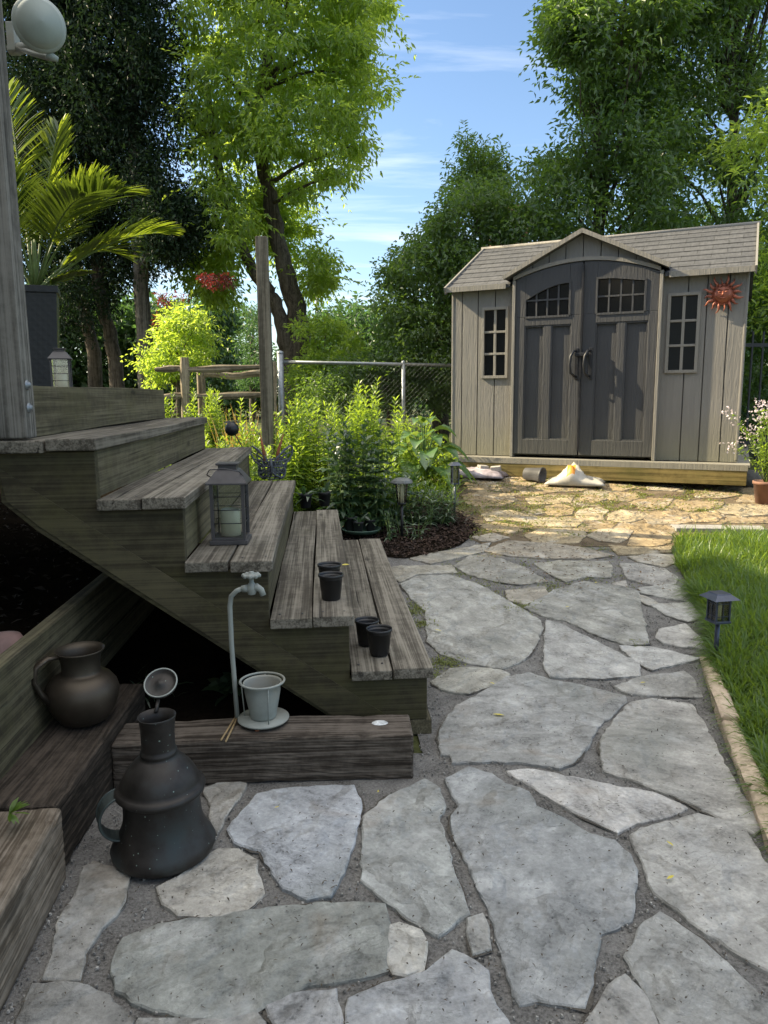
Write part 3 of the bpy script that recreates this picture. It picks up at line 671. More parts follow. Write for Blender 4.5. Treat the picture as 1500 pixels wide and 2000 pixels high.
# ============================================================ STAIRS AND DECK (local X runs down the stairs, Y away from the camera)
SO = Vector((.167, 2.58, 0)); SR = math.atan2(.083, .9965)
SDX = Vector((math.cos(SR), math.sin(SR), 0)); SDY = Vector((-math.sin(SR), math.cos(SR), 0))
def st(x, y, z): return SO+SDX*x+SDY*y+Vector((0, 0, z))
RUN = .283; TZ = [.27, .476, .685, .91, 1.11]; WID = 2.45; TH = .04
stairs = thing('wooden_stairs', 'weathered grey wooden stairs with five plank treads rising to the deck', 'stairs', SO, SR)
rs = random.Random(21)
m = MB(); m.lathe([(0, .0008), (.0038, .001), (.0048, 0)], 10); _o = m.build('screw', MAT['metal_black']); SCREW = _o.data; bpy.data.objects.remove(_o)
def board(name, x0, x1, y0, y1, z0, z1, mat, parent, bev=.005, wob=.0015, label=None):
    bm = bmesh.new(); bmesh.ops.create_cube(bm, size=1)
    bmesh.ops.scale(bm, vec=(x1-x0, y1-y0, z1-z0), verts=bm.verts)
    bmesh.ops.bevel(bm, geom=list(bm.edges), offset=bev, segments=2, affect='EDGES', profile=.6)
    long = [e for e in bm.edges if e.calc_length() > .25]
    bmesh.ops.subdivide_edges(bm, edges=long, cuts=14, use_grid_fill=True)
    ph = rs.random()*6; L = max(x1-x0, y1-y0, z1-z0); ax = [x1-x0, y1-y0, z1-z0].index(L)
    for v in bm.verts:
        t = v.co[ax]/L
        for k in range(3):
            if k != ax: v.co[k] += math.sin(t*7+ph+k)*wob*1.5+rs.uniform(-1, 1)*wob*.5
    me = bpy.data.meshes.new(name); bm.to_mesh(me); bm.free(); me.materials.append(mat)
    o = bpy.data.objects.new(name, me); COL.objects.link(o); o.parent = parent; o.location = ((x0+x1)/2, (y0+y1)/2, (z0+z1)/2)
    if label: o['label'] = label
    return o
for k, z in enumerate(TZ):
    xr = -k*RUN
    w1 = .139
    if k == 4: w1 = .16
    dx = rs.uniform(-.004, .004)
    board('tread_board', xr-w1, xr+.006, -.012+dx, WID+rs.uniform(-.01, .01), z-TH, z, MAT['tread'], stairs)
    board('tread_board', xr-.292-(.06 if k == 4 else 0), xr-w1-.006, -.012-dx, WID+rs.uniform(-.01, .01), z-TH-(.004 if k == 4 else 0), z-.003, MAT['tread'], stairs)
    for o_b in list(stairs.children)[-2:]:
        for yy_ in (-WID/2+.055, -WID/2+.035, .02, WID/2-.05):
            for xx_ in (-.04, .04):
                if yy_ == -WID/2+.035: continue
                sc_ = bpy.data.objects.new('screw', SCREW); COL.objects.link(sc_); sc_.parent = o_b; sc_.location = (xx_+rs.uniform(-.006, .006), yy_+rs.uniform(-.01, .01), TH/2-.0005)
    if k > 0:
        board('riser', xr-.036, xr-.012, .05, WID-.03, TZ[k-1]-.002, z-TH-.002, MAT['riser'], stairs, bev=.003)
board('riser', -.036, -.012, .05, WID-.03, .03, TZ[0]-TH-.006, MAT['riser'], stairs, bev=.003)
prof = [(0, .062), (0, TZ[0]-TH-.001)]
for k in range(1, 5): prof += [(-k*RUN, TZ[k-1]-TH-.001), (-k*RUN, TZ[k]-TH-.001)]
prof += [(-1.46, TZ[4]-TH-.001), (-1.46, .90), (-1.34, .80), (-.36, .085), (-.30, .062)]
for y0 in (.018, WID-.07):
    m = MB(); pr = [(x-.012 if x > -1.4 else x, z) for x, z in prof]; m.prism(pr, y0, y0+.04, 'xz'); m.build('stringer', MAT['stringer'], stairs, bevel=.003, tri=True)
# seam board proud of the stringer: the lower diagonal plank
m = MB(); m.prism([(-1.44, .905), (-1.335, .812), (-.37, .098), (-.30, .068), (-.14, .068), (-1.46, 1.02)], .013, .017, 'xz'); m.build('skirt_plank', MAT['stringer'], stairs, tri=True)
board('footing_block', -.075, .004, .02, .16, .0, .058, MAT['riser'], stairs, bev=.003)

deck = thing('wooden_deck', 'raised weathered wooden deck with rim boards and a tall corner post', 'deck', st(-1.46, 0, 0), SR)
board('rim_board', .03, .07, .12, WID-.04, 1.112, 1.292, MAT['riser'], deck, bev=.004)
for k in range(9):
    board('deck_board', -.118-k*.145, .022-k*.145, -.02, WID-.02 if k < 4 else 4.4, 1.236, 1.276, MAT['tread'], deck)
board('fascia_board', -2.6, .0, -.085, -.045, 1.06, 1.262, MAT['stringer'], deck, bev=.004)
board('joist', -.06, -.02, -.04, WID-.04, 1.03, 1.234, MAT['riser'], deck, bev=.003)
po = MB(); po.box((0, 0, 1.35), (.094, .09, 2.7), bev=.006)
post = po.build('corner_post', MAT['post'], deck, loc=(.062, .045, 1.115))
rb = MB(); rb.box((0, 0, 1.35), (.04, .03, 2.6), bev=.004); rb.build('post_trim', MAT['post'], deck, loc=(-.012, -.02, 1.28))
for zz in (.06, .135):
    b = MB(); b.lathe([(0, .012), (.009, .011), (.010, .004), (.017, .003), (.017, 0)], 10, m=Matrix.Rotation(PI/2, 3, 'Y'))
    b.build('bolt', MAT['steel'], post, loc=(.047, -.012, zz+.04))
# support post and far edge boards under the deck
board('support_post', -1.3, -1.2, .05, .15, 0, 1.06, MAT['post'], deck)
board('support_post', -.9, -.8, 4.1, 4.2, .2, 1.235, MAT['post'], deck)

# the dish over the post
P0 = aty(76, 50, 2.9)
dish = thing('dish_antenna', 'round pale grey dish held by a bracket at the top of the wooden post', 'dish', P0)
R_ = Matrix.Rotation(math.radians(-8), 3, 'Y') @ Matrix.Rotation(math.radians(14), 3, 'X') @ Matrix.Rotation(math.radians(30), 3, 'Z') @ Matrix.Rotation(PI/2, 3, 'X')
m = MB(); m.lathe([(0, .0), (.080, .0)], 40, m=R_, smooth=False); m.lathe([(.080, 0), (.087, .003), (.0905, .010), (.0885, .020), (.080, .026)], 40, m=R_); m.lathe([(.080, .026), (.066, .060), (.0, .068)], 40, m=R_)
m.build('reflector', MAT['dish'], dish)
m = MB(); m.tube([(-.03, .07, -.03), (-.10, .10, -.03), (-.17, .14, -.02)], .020, 10); m.tube([(.012, .05, -.088), (-.06, .07, -.062), (-.16, .12, -.01)], .010, 8)
m.box((-.15, .12, .01), (.03, .05, .10), bev=.004); m.build('bracket', MAT['enamel'], dish)
m = MB(); m.tube([(.01, .02, -.088), (.028, .03, -.092), (.045, .035, -.098)], [.012, .014, .009], 10); m.build('feed_knob', MAT['dish'], dish)

# ============================================================ TIMBERS
def timber(name, label, p0, p1, wd, ht, mat, side=1, z0=0., bev=.01, axis='y', ends=(0, 0), group=None):
    """squared beam whose front/right bottom edge runs p0->p1"""
    d = (Vector(p1)-Vector(p0)); L = d.length; ang = math.atan2(d.y, d.x)
    bm = bmesh.new(); bmesh.ops.create_cube(bm, size=1); bmesh.ops.scale(bm, vec=(L, wd, ht), verts=bm.verts)
    bmesh.ops.bevel(bm, geom=list(bm.edges), offset=bev, segments=3, affect='EDGES', profile=.55)
    bmesh.ops.subdivide_edges(bm, edges=[e for e in bm.edges if e.calc_length() > .08], cuts=18, use_grid_fill=True)
    ph = rs.random()*9
    for v in bm.verts:
        t = v.co.x; v.co.y += math.sin(t*5+ph)*.003+rs.uniform(-1, 1)*.0016; v.co.z += math.sin(t*7+ph*2)*.003+rs.uniform(-1, 1)*.0014
        if abs(v.co.z) > ht/2-.012 and abs(v.co.y) > wd/2-.012:
            q = math.sin(t*23+ph)*.5+math.sin(t*61+ph)*.5
            v.co.z -= max(0, q)*.006*(1 if v.co.z > 0 else -1)
    me = bpy.data.meshes.new(name); 
    if axis == 'y':
        bmesh.ops.rotate(bm, cent=(0, 0, 0), matrix=Matrix.Rotation(PI/2, 3, 'Z'), verts=bm.verts); ang -= PI/2
    bm.to_mesh(me); bm.free(); me.materials.append(mat)
    o = bpy.data.objects.new(name, me); COL.objects.link(o)
    mid = (Vector(p0)+Vector(p1))/2; nrm = Vector((-d.y, d.x, 0)).normalized()*side
    o.location = mid+nrm*wd/2+Vector((0, 0, z0+ht/2)); o.rotation_euler = (0, 0, ang)
    return tag(o, label, 'timber', group)
b0 = atz(222, 1542, 0); b1 = atz(808, 1522, 0)
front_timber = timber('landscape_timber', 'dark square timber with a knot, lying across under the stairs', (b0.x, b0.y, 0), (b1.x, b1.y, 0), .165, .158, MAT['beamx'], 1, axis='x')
k0 = atz(742, 1411, .158)
kn = MB(); kn.lathe([(0, .003), (.012, .0035), (.022, .001), (.028, -.002)], 14, sy=.7)
o = kn.build('knot', plain('knot_flakes', (.42, .43, .43), .6, var=.6, scale=90, bumpk=1), front_timber); o.matrix_parent_inverse = Matrix.Identity(4)
o.parent = None; bpy.context.view_layer.update(); o.parent = front_timber; o.location = front_timber.matrix_world.inverted() @ Vector((k0.x, k0.y, .1585))
c0 = atz(133, 1700, 0); c1 = (-.885, 2.40, 0); cn = atz(222, 1530, 0)
timber('landscape_timber', 'near black timber running back at the left below the copper jug', (-.857, 1.79, 0), (-.895, 2.62, 0), .24, .198, MAT['darkbeam'], 1)
timber('landscape_timber', 'pale brown worn timber at the bottom left corner of the photo', (-.845, 1.785, 0), (-.745, 1.0, 0), .26, .205, MAT['lightbeam'], -1, bev=.014)
# retaining wall of three boards
wall = thing('retaining_wall', 'mossy low wall of stacked wooden boards at the left below the stairs', 'wall', (-1.025, 1.25, 0), math.radians(4.0))
for k in range(3):
    board('wall_board', -.05+.002*k, .0+.002*k-.004*(k % 2), 0, 3.0, .16+k*.118, .16+k*.118+.114, MAT['retain'], wall, bev=.004)
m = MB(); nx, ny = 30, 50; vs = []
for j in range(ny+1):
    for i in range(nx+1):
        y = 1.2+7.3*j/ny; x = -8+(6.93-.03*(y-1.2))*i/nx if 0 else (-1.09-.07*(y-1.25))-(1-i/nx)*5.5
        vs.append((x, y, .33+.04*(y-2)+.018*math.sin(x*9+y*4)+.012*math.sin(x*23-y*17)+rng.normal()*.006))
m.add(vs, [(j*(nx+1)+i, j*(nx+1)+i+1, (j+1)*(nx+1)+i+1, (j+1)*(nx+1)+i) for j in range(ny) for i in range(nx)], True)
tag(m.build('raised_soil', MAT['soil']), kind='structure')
m = LV(); n = 1500; pos = np.stack([rng.uniform(-3.4, -1.1, n), rng.uniform(1.8, 5.5, n), np.zeros(n)], 1); pos[:, 0] -= .06*(pos[:, 1]-1.2); pos[:, 2] = .345+.04*(pos[:, 1]-2)
d = rng.normal(size=(n, 3)); d[:, 2] *= .3; m.add(leaf_arrays(pos, d, rng.uniform(.015, .06, n), rng.uniform(.008, .025, n), fold=.3))
tag(m.build('dead_leaves', plain('dead_leaf', (.035, .026, .017), .9, var=.6)), 'dead leaves scattered on the soil under the deck', 'leaf litter', kind='stuff')
# ============================================================ THE SHED (local X along the front, Y to the back, Z from the floor)
SHA = Vector((.728, 8.0, .62)); SHR = math.atan2(-.43035, .90266)
SX = Vector((math.cos(SHR), math.sin(SHR), 0)); SY = Vector((-math.sin(SHR), math.cos(SHR), 0))
def shp(x, y, z): return SHA+SX*x+SY*y+Vector((0, 0, z))
def shed_wall_mat(name, col, lo=1.):
    m, t, p = newmat(name)
    v = coords(t, (30, 30, 2.2)); g = noise(t, v, 1.0, 5, .6, 1.6)
    v2 = coords(t, (1, 1, 1)); b_ = noise(t, v2, 2.5, 5, .6); f = noise(t, v2, 60, 4, .6)
    c = ramp(t, nmath(t, 'ADD', nmath(t, 'MULTIPLY', g, .5), nmath(t, 'MULTIPLY', b_, .5)), [(.35, tuple(x*.9 for x in col)), (.65, tuple(x*1.07 for x in col))])
    sp = N(t, 'SeparateXYZ'); t.links.new(v2, sp.inputs[0])
    al = nmath(t, 'MULTIPLY', nmath(t, 'SUBTRACT', nmath(t, 'ADD', .42, nmath(t, 'MULTIPLY', b_, .3)), nmath(t, 'ADD', sp.outputs['Z'], .12)), 2.2, clamp=True)
    c = mixc(t, nmath(t, 'MULTIPLY', al, .40*lo), c, (.20, .19, .09))
    t.links.new(c, p.inputs['Base Color']); p.inputs['Roughness'].default_value = .62; p.inputs['Specular IOR Level'].default_value = .35
    st_ = ramp(t, g, [(.42, 0), (.5, .5), (.54, 1)])
    b = bump(t, p, st_, .38, .004); bump(t, p, f, .12, .004, b); return m
MAT['shedwall'] = shed_wall_mat('shed_siding', (.205, .194, .177))
MAT['sheddoor'] = shed_wall_mat('shed_door', (.052, .053, .057), .25)
MAT['shedtrim'] = shed_wall_mat('shed_trim', (.23, .215, .19), .4)
MAT['darkglass'], _t, _p = newmat('dark_window'); _p.inputs['Base Color'].default_value = (.006, .007, .008, 1); _p.inputs['Roughness'].default_value = .12
def roof_mat():
    m, t, p = newmat('roof_shingle'); v = coords(t)
    br = N(t, 'TexBrick'); br.inputs['Scale'].default_value = 1; br.inputs['Brick Width'].default_value = .26; br.inputs['Row Height'].default_value = .125
    br.inputs['Mortar Size'].default_value = .0045; br.inputs['Color1'].default_value = (.075, .075, .077, 1); br.inputs['Color2'].default_value = (.052, .053, .056, 1); br.inputs['Mortar'].default_value = (.03, .03, .03, 1); br.inputs['Mortar Smooth'].default_value = .2
    n0 = noise(t, v, 7, 3, .5); off = N(t, 'VectorMath', operation='ADD'); sc_ = N(t, 'VectorMath', operation='SCALE'); sc_.inputs['Scale'].default_value = .03
    nn = N(t, 'TexNoise'); nn.inputs['Scale'].default_value = 5; t.links.new(v, nn.inputs[0]); t.links.new(nn.outputs[1], sc_.inputs[0]); t.links.new(v, off.inputs[0]); t.links.new(sc_.outputs[0], off.inputs[1])
    t.links.new(off.outputs[0], br.inputs[0])
    g = noise(t, coords(t, (30, 6, 6)), 1.5, 5, .6); c = mixc(t, 1, br.outputs[0], ramp(t, g, [(.3, .7), (.7, 1.25)]), 'MULTIPLY')
    t.links.new(c, p.inputs['Base Color']); p.inputs['Roughness'].default_value = .8
    b = bump(t, p, br.outputs['Fac'], -.9, .012); bump(t, p, g, .3, .006, b); return m
MAT['roof'] = roof_mat()
shed = thing('garden_shed', 'grey brown resin garden shed with arched double doors and shingled roof', 'shed', SHA, SHR)
W_ = 2.79; D_ = 2.35; EZ = 1.70; RZ = 2.30
def sidings(m, x0, x1, z0, ztop, grooves, y=0, th=.03):
    """front panels with real grooves between them; ztop(x) gives the upper edge"""
    xs = [x0]+[g for g in grooves if x0 < g < x1]+[x1]
    for a, b in zip(xs[:-1], xs[1:]):
        g = .005
        m.prism([(a+(g if a > x0 else 0), z0), (b-(g if b < x1 else 0), z0), (b-(g if b < x1 else 0), ztop(b)), (a+(g if a > x0 else 0), ztop(a))], y, y+th, 'xz')
flat = lambda x: EZ
WL = (.330, .612, .785, 1.50); WR = (2.122, 2.405, .805, 1.53)
m = MB(); gl = [.113, .286, .47]
for (a, b, z0, z1) in ((.0, .69, -.01, WL[2]), (.0, WL[0], WL[2], WL[3]), (WL[1], .69, WL[2], WL[3]), (0, .69, WL[3], EZ)): sidings(m, a, b, z0, (lambda x, z=z1: z), gl)
gr = [2.293, 2.455, 2.635]
for (a, b, z0, z1) in ((2.055, W_, -.01, WR[2]), (2.055, WR[0], WR[2], WR[3]), (WR[1], W_, WR[2], WR[3]), (2.055, W_, WR[3], EZ)): sidings(m, a, b, z0, (lambda x, z=z1: z), gr)
m.box((W_/2, .05, EZ/2), (W_-.02, .03, EZ)); 
for x in (.0+.012, W_-.012): m.box((x, .02, EZ/2-.004), (.03, .05, EZ-.01), bev=.01)
m.build('front_wall', MAT['shedwall'], shed, recalc=True)
for x, nm in ((.02, 'side_wall'), (W_-.02, 'side_wall')):
    m = MB(); m.prism([(.066, -.01), (D_, -.01), (D_, EZ), (D_/2, RZ-.03), (.066, EZ)], x-.016, x+.016, 'yz'); m.build(nm, MAT['shedwall'], shed, tri=True)
m = MB(); m.box((W_/2, D_-.02, EZ/2), (W_-.08, .03, EZ)); m.build('back_wall', MAT['shedwall'], shed)
# roof
sl_ = (RZ-EZ)/(D_/2+.1)
for s_ in (0, 1):
    m = MB(); y0, y1 = (-.08, D_/2) if s_ == 0 else (D_+.10, D_/2)
    nseg = 9; 
    x0, x1 = -.035, W_+.04
    vs = []; T = .025
    for k in range(nseg):
        a = k/nseg; b = (k+1)/nseg; ya = y0+(y1-y0)*a; yb = y0+(y1-y0)*b; za = EZ+(RZ-EZ)*a; zb = EZ+(RZ-EZ)*b
        st_ = .008
        for xa, xb in (((x0, .64), (2.09, x1)) if s_ == 0 and k < 2 else ((x0, x1),)):
            m.add([(xa, ya, za+st_), (xb, ya, za+st_), (xb, yb, zb), (xa, yb, zb), (xa, ya, za-T), (xb, ya, za-T), (xb, yb, zb-T), (xa, yb, zb-T)], [(0, 1, 2, 3), (0, 4, 5, 1), (4, 7, 6, 5), (0, 3, 7, 4), (1, 5, 6, 2)])
    m.build('roof', MAT['roof'], shed, recalc=False)
m = MB()
for s_ in (-1, 1):
    m.box((-.042 if s_ < 0 else W_+.047, D_/4-.05, (EZ+RZ)/2-.022), (.018, math.hypot(D_/2+.1, RZ-EZ), .07), rot=Matrix.Rotation(math.atan2(RZ-EZ, D_/2+.1), 3, 'X'))
m.box(((-.04+.60)/2, -.088, EZ-.012), (.64, .016, .05)); m.box(((2.13+W_+.045)/2, -.088, EZ-.012), (W_+.045-2.13, .016, .05)); m.tube([(-.07, D_/2, RZ+.004), (W_+.07, D_/2, RZ+.004)], .022, 8)
m.build('roof_trim', MAT['shedtrim'], shed)
# gable over the door
GX0, GX1, GXM, GZ, PZ = .60, 2.125, 1.345, 1.775, 2.15
GY = -.075
m = MB()
def roofline(x): return GZ+(PZ-GZ)*(1-abs(x-GXM)/((GXM-GX0) if x < GXM else (GX1-GXM)))-.022
arc = lambda x: 1.725+.145*(1-((x-1.36)/.70)**2)
gx = [.70, .86, 1.02, 1.18, 1.345, 1.51, 1.67, 1.83, 2.03]
for a, b in zip(gx[:-1], gx[1:]):
    n = 6; xs = [a+.004+(b-a-.008)*i/n for i in range(n+1)]
    poly = [(x, arc(x)+.035) for x in xs]+[(x, max(roofline(x), arc(x)+.037)) for x in xs[::-1]]
    m.prism(poly, GY+.02, GY+.05, 'xz')
m.build('gable_panel', MAT['shedwall'], shed, tri=True)
for s_ in (-1, 1):
    m = MB(); xe = GX0 if s_ < 0 else GX1
    ym = D_/2*.62
    T = .03; y0 = -.135
    def bk(z): return (z-EZ)/(RZ-EZ)*(D_/2+.1)-.1+.06
    m.add([(xe, y0, GZ), (GXM, y0, PZ), (GXM, bk(PZ), PZ), (xe, bk(GZ), GZ), (xe, y0, GZ-T), (GXM, y0, PZ-T), (GXM, bk(PZ), PZ-T), (xe, bk(GZ), GZ-T)], [(0, 1, 2, 3), (4, 7, 6, 5), (0, 4, 5, 1), (0, 3, 7, 4)])
    m.build('gable_roof', MAT['roof'], shed)
m = MB()
for s_ in (-1, 1):
    xe = GX0-.01 if s_ < 0 else GX1+.01
    L = math.hypot(GXM-xe, PZ-GZ); an = math.atan2(PZ-GZ, GXM-xe)
    c = ((xe+GXM)/2, -.142, (GZ+PZ)/2-.012); m.box(c, (L+.01, .022, .038), rot=Matrix.Rotation(-math.atan((PZ-GZ)/(GXM-xe)), 3, 'Y'))
m.build('gable_trim', MAT['shedtrim'], shed)
# arch trim and jambs
m = MB(); n = 26; xs = [.675+(2.055-.675)*i/n for i in range(n+1)]
m.prism([(x, arc(x)+.002) for x in xs]+[(x, arc(x)+.037) for x in xs[::-1]], GY-.012, GY+.06, 'xz')
m.build('arch_trim', MAT['shedtrim'], shed, tri=True)
for x in (.684, 2.065):
    m = MB(); m.box((x, GY+.045, .86), (.030, .11, 1.75), bev=.004)
    m.build('door_jamb', MAT['shedtrim'], shed)
m = MB(); m.box((1.37, .02, .9), (1.36, .02, 1.78)); m.build('door_recess', MAT['black'], shed)
# doors
def door(x0, x1, hinge, label):
    yf = GY; dm = MB()
    # window opening, lower recessed panels
    wz0, wz1 = 1.375, 1.70
    if hinge < 0: wx0, wx1 = .80, 1.232; px0, px1 = .797, 1.255
    else: wx0, wx1 = 1.492, 1.925; px0, px1 = 1.487, 1.965
    pz0, pz1 = .17, 1.29
    mid = (px0+px1)/2; mw = .035
    n = 10
    def atop(x): return arc(x)-.004
    wtop = (lambda x: 1.50+.19*min(1, (x-wx0)/(wx1-wx0)*1.15+.25)) if hinge < 0 else (lambda x: 1.70-.06*max(0, (x-wx0)/(wx1-wx0)-.3))
    if hinge < 0: wtop = lambda x: 1.535+.15*math.sin(min(1, (x-wx0)/(wx1-wx0))*PI/2)**.9
    ztop0 = 1.60
    # stiles, rails as plates
    def plate(a, b, z0, z1, y0=yf, th=.045): dm.box(((a+b)/2, y0+th/2, (z0+z1)/2), (b-a, th, z1-z0))
    def strip(a, b, f0, f1, y0=yf, th=.045, n=8):
        xs = [a+(b-a)*i/n for i in range(n+1)]
        dm.prism([(x, f0(x)) for x in xs]+[(x, f1(x)) for x in xs[::-1]], y0, y0+th, 'xz')
    strip(x0, wx0, lambda x: wz0, atop); strip(wx1, x1, lambda x: wz0, atop)
    strip(wx0, wx1, wtop, atop)
    plate(x0, px0, .02, wz0); plate(px1, x1, .02, wz0)
    plate(px0, px1, .02, pz0); plate(px0, px1, pz1, wz0)
    plate(mid-mw, mid+mw, pz0, pz1, yf+.004, .04)
    plate(px0, px1, pz0, pz1, yf+.028, .014)
    d = dm.build('door', MAT['sheddoor'], shed, tri=True, bevel=.004); d['label'] = label
    fm = MB()   # raised beads round the panels
    for a, b in ((px0, mid-mw), (mid+mw, px1)):
        for (u0, u1, v0, v1) in ((a, a+.012, pz0, pz1), (b-.012, b, pz0, pz1), (a+.012, b-.012, pz0, pz0+.012), (a+.012, b-.012, pz1-.012, pz1)):
            fm.box(((u0+u1)/2, yf+.018, (v0+v1)/2), (u1-u0, .022, v1-v0))
    fm.build('panel_bead', MAT['sheddoor'], d)
    gm = MB(); gm.box(((wx0+wx1)/2, yf+.032, (wz0+1.70)/2), (wx1-wx0, .006, 1.70-wz0)); 
    wn = MB(); nx = 4
    for i in range(1, nx):
        x = wx0+(wx1-wx0)*i/nx; wn.box((x, yf+.016, (wz0+wtop(x))/2), (.016, .02, wtop(x)-wz0))
    zm = (wz0+1.70)/2-.005; wn.box(((wx0+wx1)/2, yf+.014, zm), (wx1-wx0, .018, .016))
    for (u0, u1, v0, v1) in ((wx0-.012, wx0+.006, wz0, wtop(wx0)), (wx1-.006, wx1+.012, wz0, wtop(wx1)), (wx0, wx1, wz0-.014, wz0+.006)):
        wn.box(((u0+u1)/2, yf+.008, (v0+v1)/2), (u1-u0, .03, v1-v0))
    xs = [wx0-.012+(wx1-wx0+.024)*i/8 for i in range(9)]
    cl = lambda x: wtop(min(max(x, wx0), wx1))
    wn.prism([(x, cl(x)-.006) for x in xs]+[(x, cl(x)+.012) for x in xs[::-1]], yf-.007, yf+.02, 'xz')
    wo = wn.build('window', MAT['sheddoor'], d, tri=True); gm.build('pane', MAT['darkglass'], d)
    return d
dl = door(.702, 1.352, -1, None); dr = door(1.364, 2.048, 1, None)
for d in (dl, dr):
    if 'label' in d.keys(): del d['label']
for d, x in ((dl, 1.295), (dr, 1.43)):
    h = MB(); h.tube([(x+(.02), GY-.004, 1.03), (x, GY-.045, 1.03), (x-.022, GY-.062, .98), (x-.03, GY-.065, .90), (x-.018, GY-.06, .82), (x+.012, GY-.03, .79), (x+.02, GY-.004, .79)], .0125, 8)
    h.box((x+.024, GY-.006, .91), (.035, .012, .30), bev=.004)
    h.build('handle', MAT['metal_black'], d)
h = MB(); h.box((1.372, GY-.03, .995), (.13, .03, .035), bev=.006); h.build('latch', MAT['metal_black'], dr)
h = MB(); h.box((1.358, GY-.012, .95), (.016, .02, 1.78)); h.build('astragal', MAT['metal_black'], dr)
# side windows: frame, 2 x 3 panes
for (a, b, z0, z1) in (WL, WR):
    f = MB(); bw = .028
    for (u0, u1, v0, v1) in ((a, a+bw, z0, z1), (b-bw, b, z0, z1), (a+bw, b-bw, z0, z0+bw), (a+bw, b-bw, z1-bw, z1)):
        f.box(((u0+u1)/2, -.004, (v0+v1)/2), (u1-u0, .034, v1-v0))
    xm = (a+b)/2; f.box((xm, .002, (z0+z1)/2), (.026, .02, z1-z0-2*bw))
    for k in (1, 2): f.box((xm, .0, z0+bw+(z1-z0-2*bw)*k/3), (b-a-2*bw, .022, .022))
    fo = f.build('window', MAT['shedtrim'], shed, bevel=.002)
    g = MB(); g.box((xm, .020, (z0+z1)/2), (b-a-.03, .006, z1-z0-.03)); g.build('pane', MAT['darkglass'], fo)
# platform
m = MB(); m.box((1.43, D_/2-.10, -.028), (2.93, D_+.20, .022)); m.box((1.43, -.196, -.046), (2.9, .012, .05)); m.build('floor_slab', MAT['shedtrim'], shed)
board('platform_beam', -.0, 2.875, -.20, -.16, -.205, -.072, MAT['yellowbeam'], shed, bev=.004)
board('platform_beam', 2.83, 2.87, -.155, 2.4, -.205, -.06, MAT['yellowbeam'], shed, bev=.004)
for x, y in ((.2, .3), (2.45, .3), (1.3, .5)): board('platform_foot', x, x+.2, y, y+.2, -.40, -.206, MAT['darkbeam'], shed, bev=.004)

# sun ornament on the wall
sun = thing('sun_ornament', 'terracotta coloured metal sun face with wavy rays hanging on the shed wall', 'ornament', shp(2.585, -.012, 1.493), SHR)
m = MB(); R90 = Matrix.Rotation(PI/2, 3, 'X')
m.lathe([(0, .045), (.035, .042), (.06, .034), (.075, .020), (.078, .008), (.088, .012), (.094, .008), (.094, 0)], 32, m=R90)
# face features
def blob(m, c, r, sx=1, sy=1, sz=1, n=10):
    pr = [(r*math.sin(PI*i/6), r*math.cos(PI*i/6)) for i in range(7)]
    m.lathe([(a, b) for a, b in pr], n, c=c, m=Matrix.Diagonal((sx, sy, sz)))
blob(m, (-.028, -.040, .018), .013, 1.2, .6, .6); blob(m, (.028, -.040, .018), .013, 1.2, .6, .6)
m.tube([(0, -.038, .03), (0, -.055, -.002), (0, -.058, -.012)], [.005, .008, .010], 8)
m.tube([(-.045, -.036, .036), (-.03, -.044, .042), (-.012, -.044, .034)], .004, 6); m.tube([(.045, -.036, .036), (.03, -.044, .042), (.012, -.044, .034)], .004, 6)
m.tube([(-.022, -.044, -.032), (0, -.05, -.038), (.022, -.044, -.032)], .005, 6); blob(m, (-.045, -.030, -.012), .018, 1, .5, 1); blob(m, (.045, -.030, -.012), .018, 1, .5, 1)
m.build('face', MAT['sunclay'], sun)
for k in range(16):
    a = 2*PI*k/16+.1; L = .088 if k % 2 else .068
    pts = []; rad = []
    for i in range(7):
        t = i/6; r = .088+L*t; off = math.sin(t*PI*1.8+k)*.012*t+.004
        pts.append((math.cos(a)*r-math.sin(a)*off, -.012-.012*math.sin(t*PI), math.sin(a)*r+math.cos(a)*off)); rad.append(.016*(1-t)**.7+.0015)
    m = MB(); m.tube(pts, rad, 7, flat=.45); m.build('ray', MAT['sunclay'], sun)

# things lying in front of the shed
def FP(px, back=-.36):
    # the point of the line just before the platform that is seen at column px
    a = shp(0, back, 0); d = ray(px, 930); t = (a.x*SX.y-a.y*SX.x)/(d.x*SX.y-d.y*SX.x); return Vector((d.x*t, d.y*t, 0))
def cushion(name, label, cat, px, py, sx, sy, sz, rz, mat, fn=None, tilt=0):
    c = FP(px); bm = bmesh.new(); bmesh.ops.create_grid(bm, x_segments=22, y_segments=16, size=1)
    top = [v for v in bm.verts]
    g = bmesh.ops.duplicate(bm, geom=bm.verts[:]+bm.edges[:]+bm.faces[:]); dup = [e for e in g['geom'] if isinstance(e, bmesh.types.BMVert)]
    r2 = random.Random(len(name)+int(px))
    for grp, s in ((top, 1), (dup, -.12)):
        for v in grp:
            x, y = v.co.x, v.co.y; k = max(0, 1-abs(x)**2.6)*max(0, 1-abs(y)**2.2); h = k**.45*s
            q = fn(x, y) if fn and s > 0 else 1
            v.co.z = h*sz*q+(math.sin(x*9+y*4)*.05+math.sin(x*23-y*7)*.03)*sz*k*(s > 0)
            v.co.x = x*sx*(1-.05*math.cos(y*3)); v.co.y = y*sy
    bmesh.ops.remove_doubles(bm, verts=bm.verts, dist=.0015); bmesh.ops.recalc_face_normals(bm, faces=bm.faces)
    me = bpy.data.meshes.new(name); bm.to_mesh(me); bm.free(); me.materials.append(mat)
    for p in me.polygons: p.use_smooth = True
    o = bpy.data.objects.new(name, me); COL.objects.link(o); o.location = (c.x, c.y, H(c.y)+sz*.1+.008); o.rotation_euler = (0, 0, rz)
    return tag(o, label, cat)
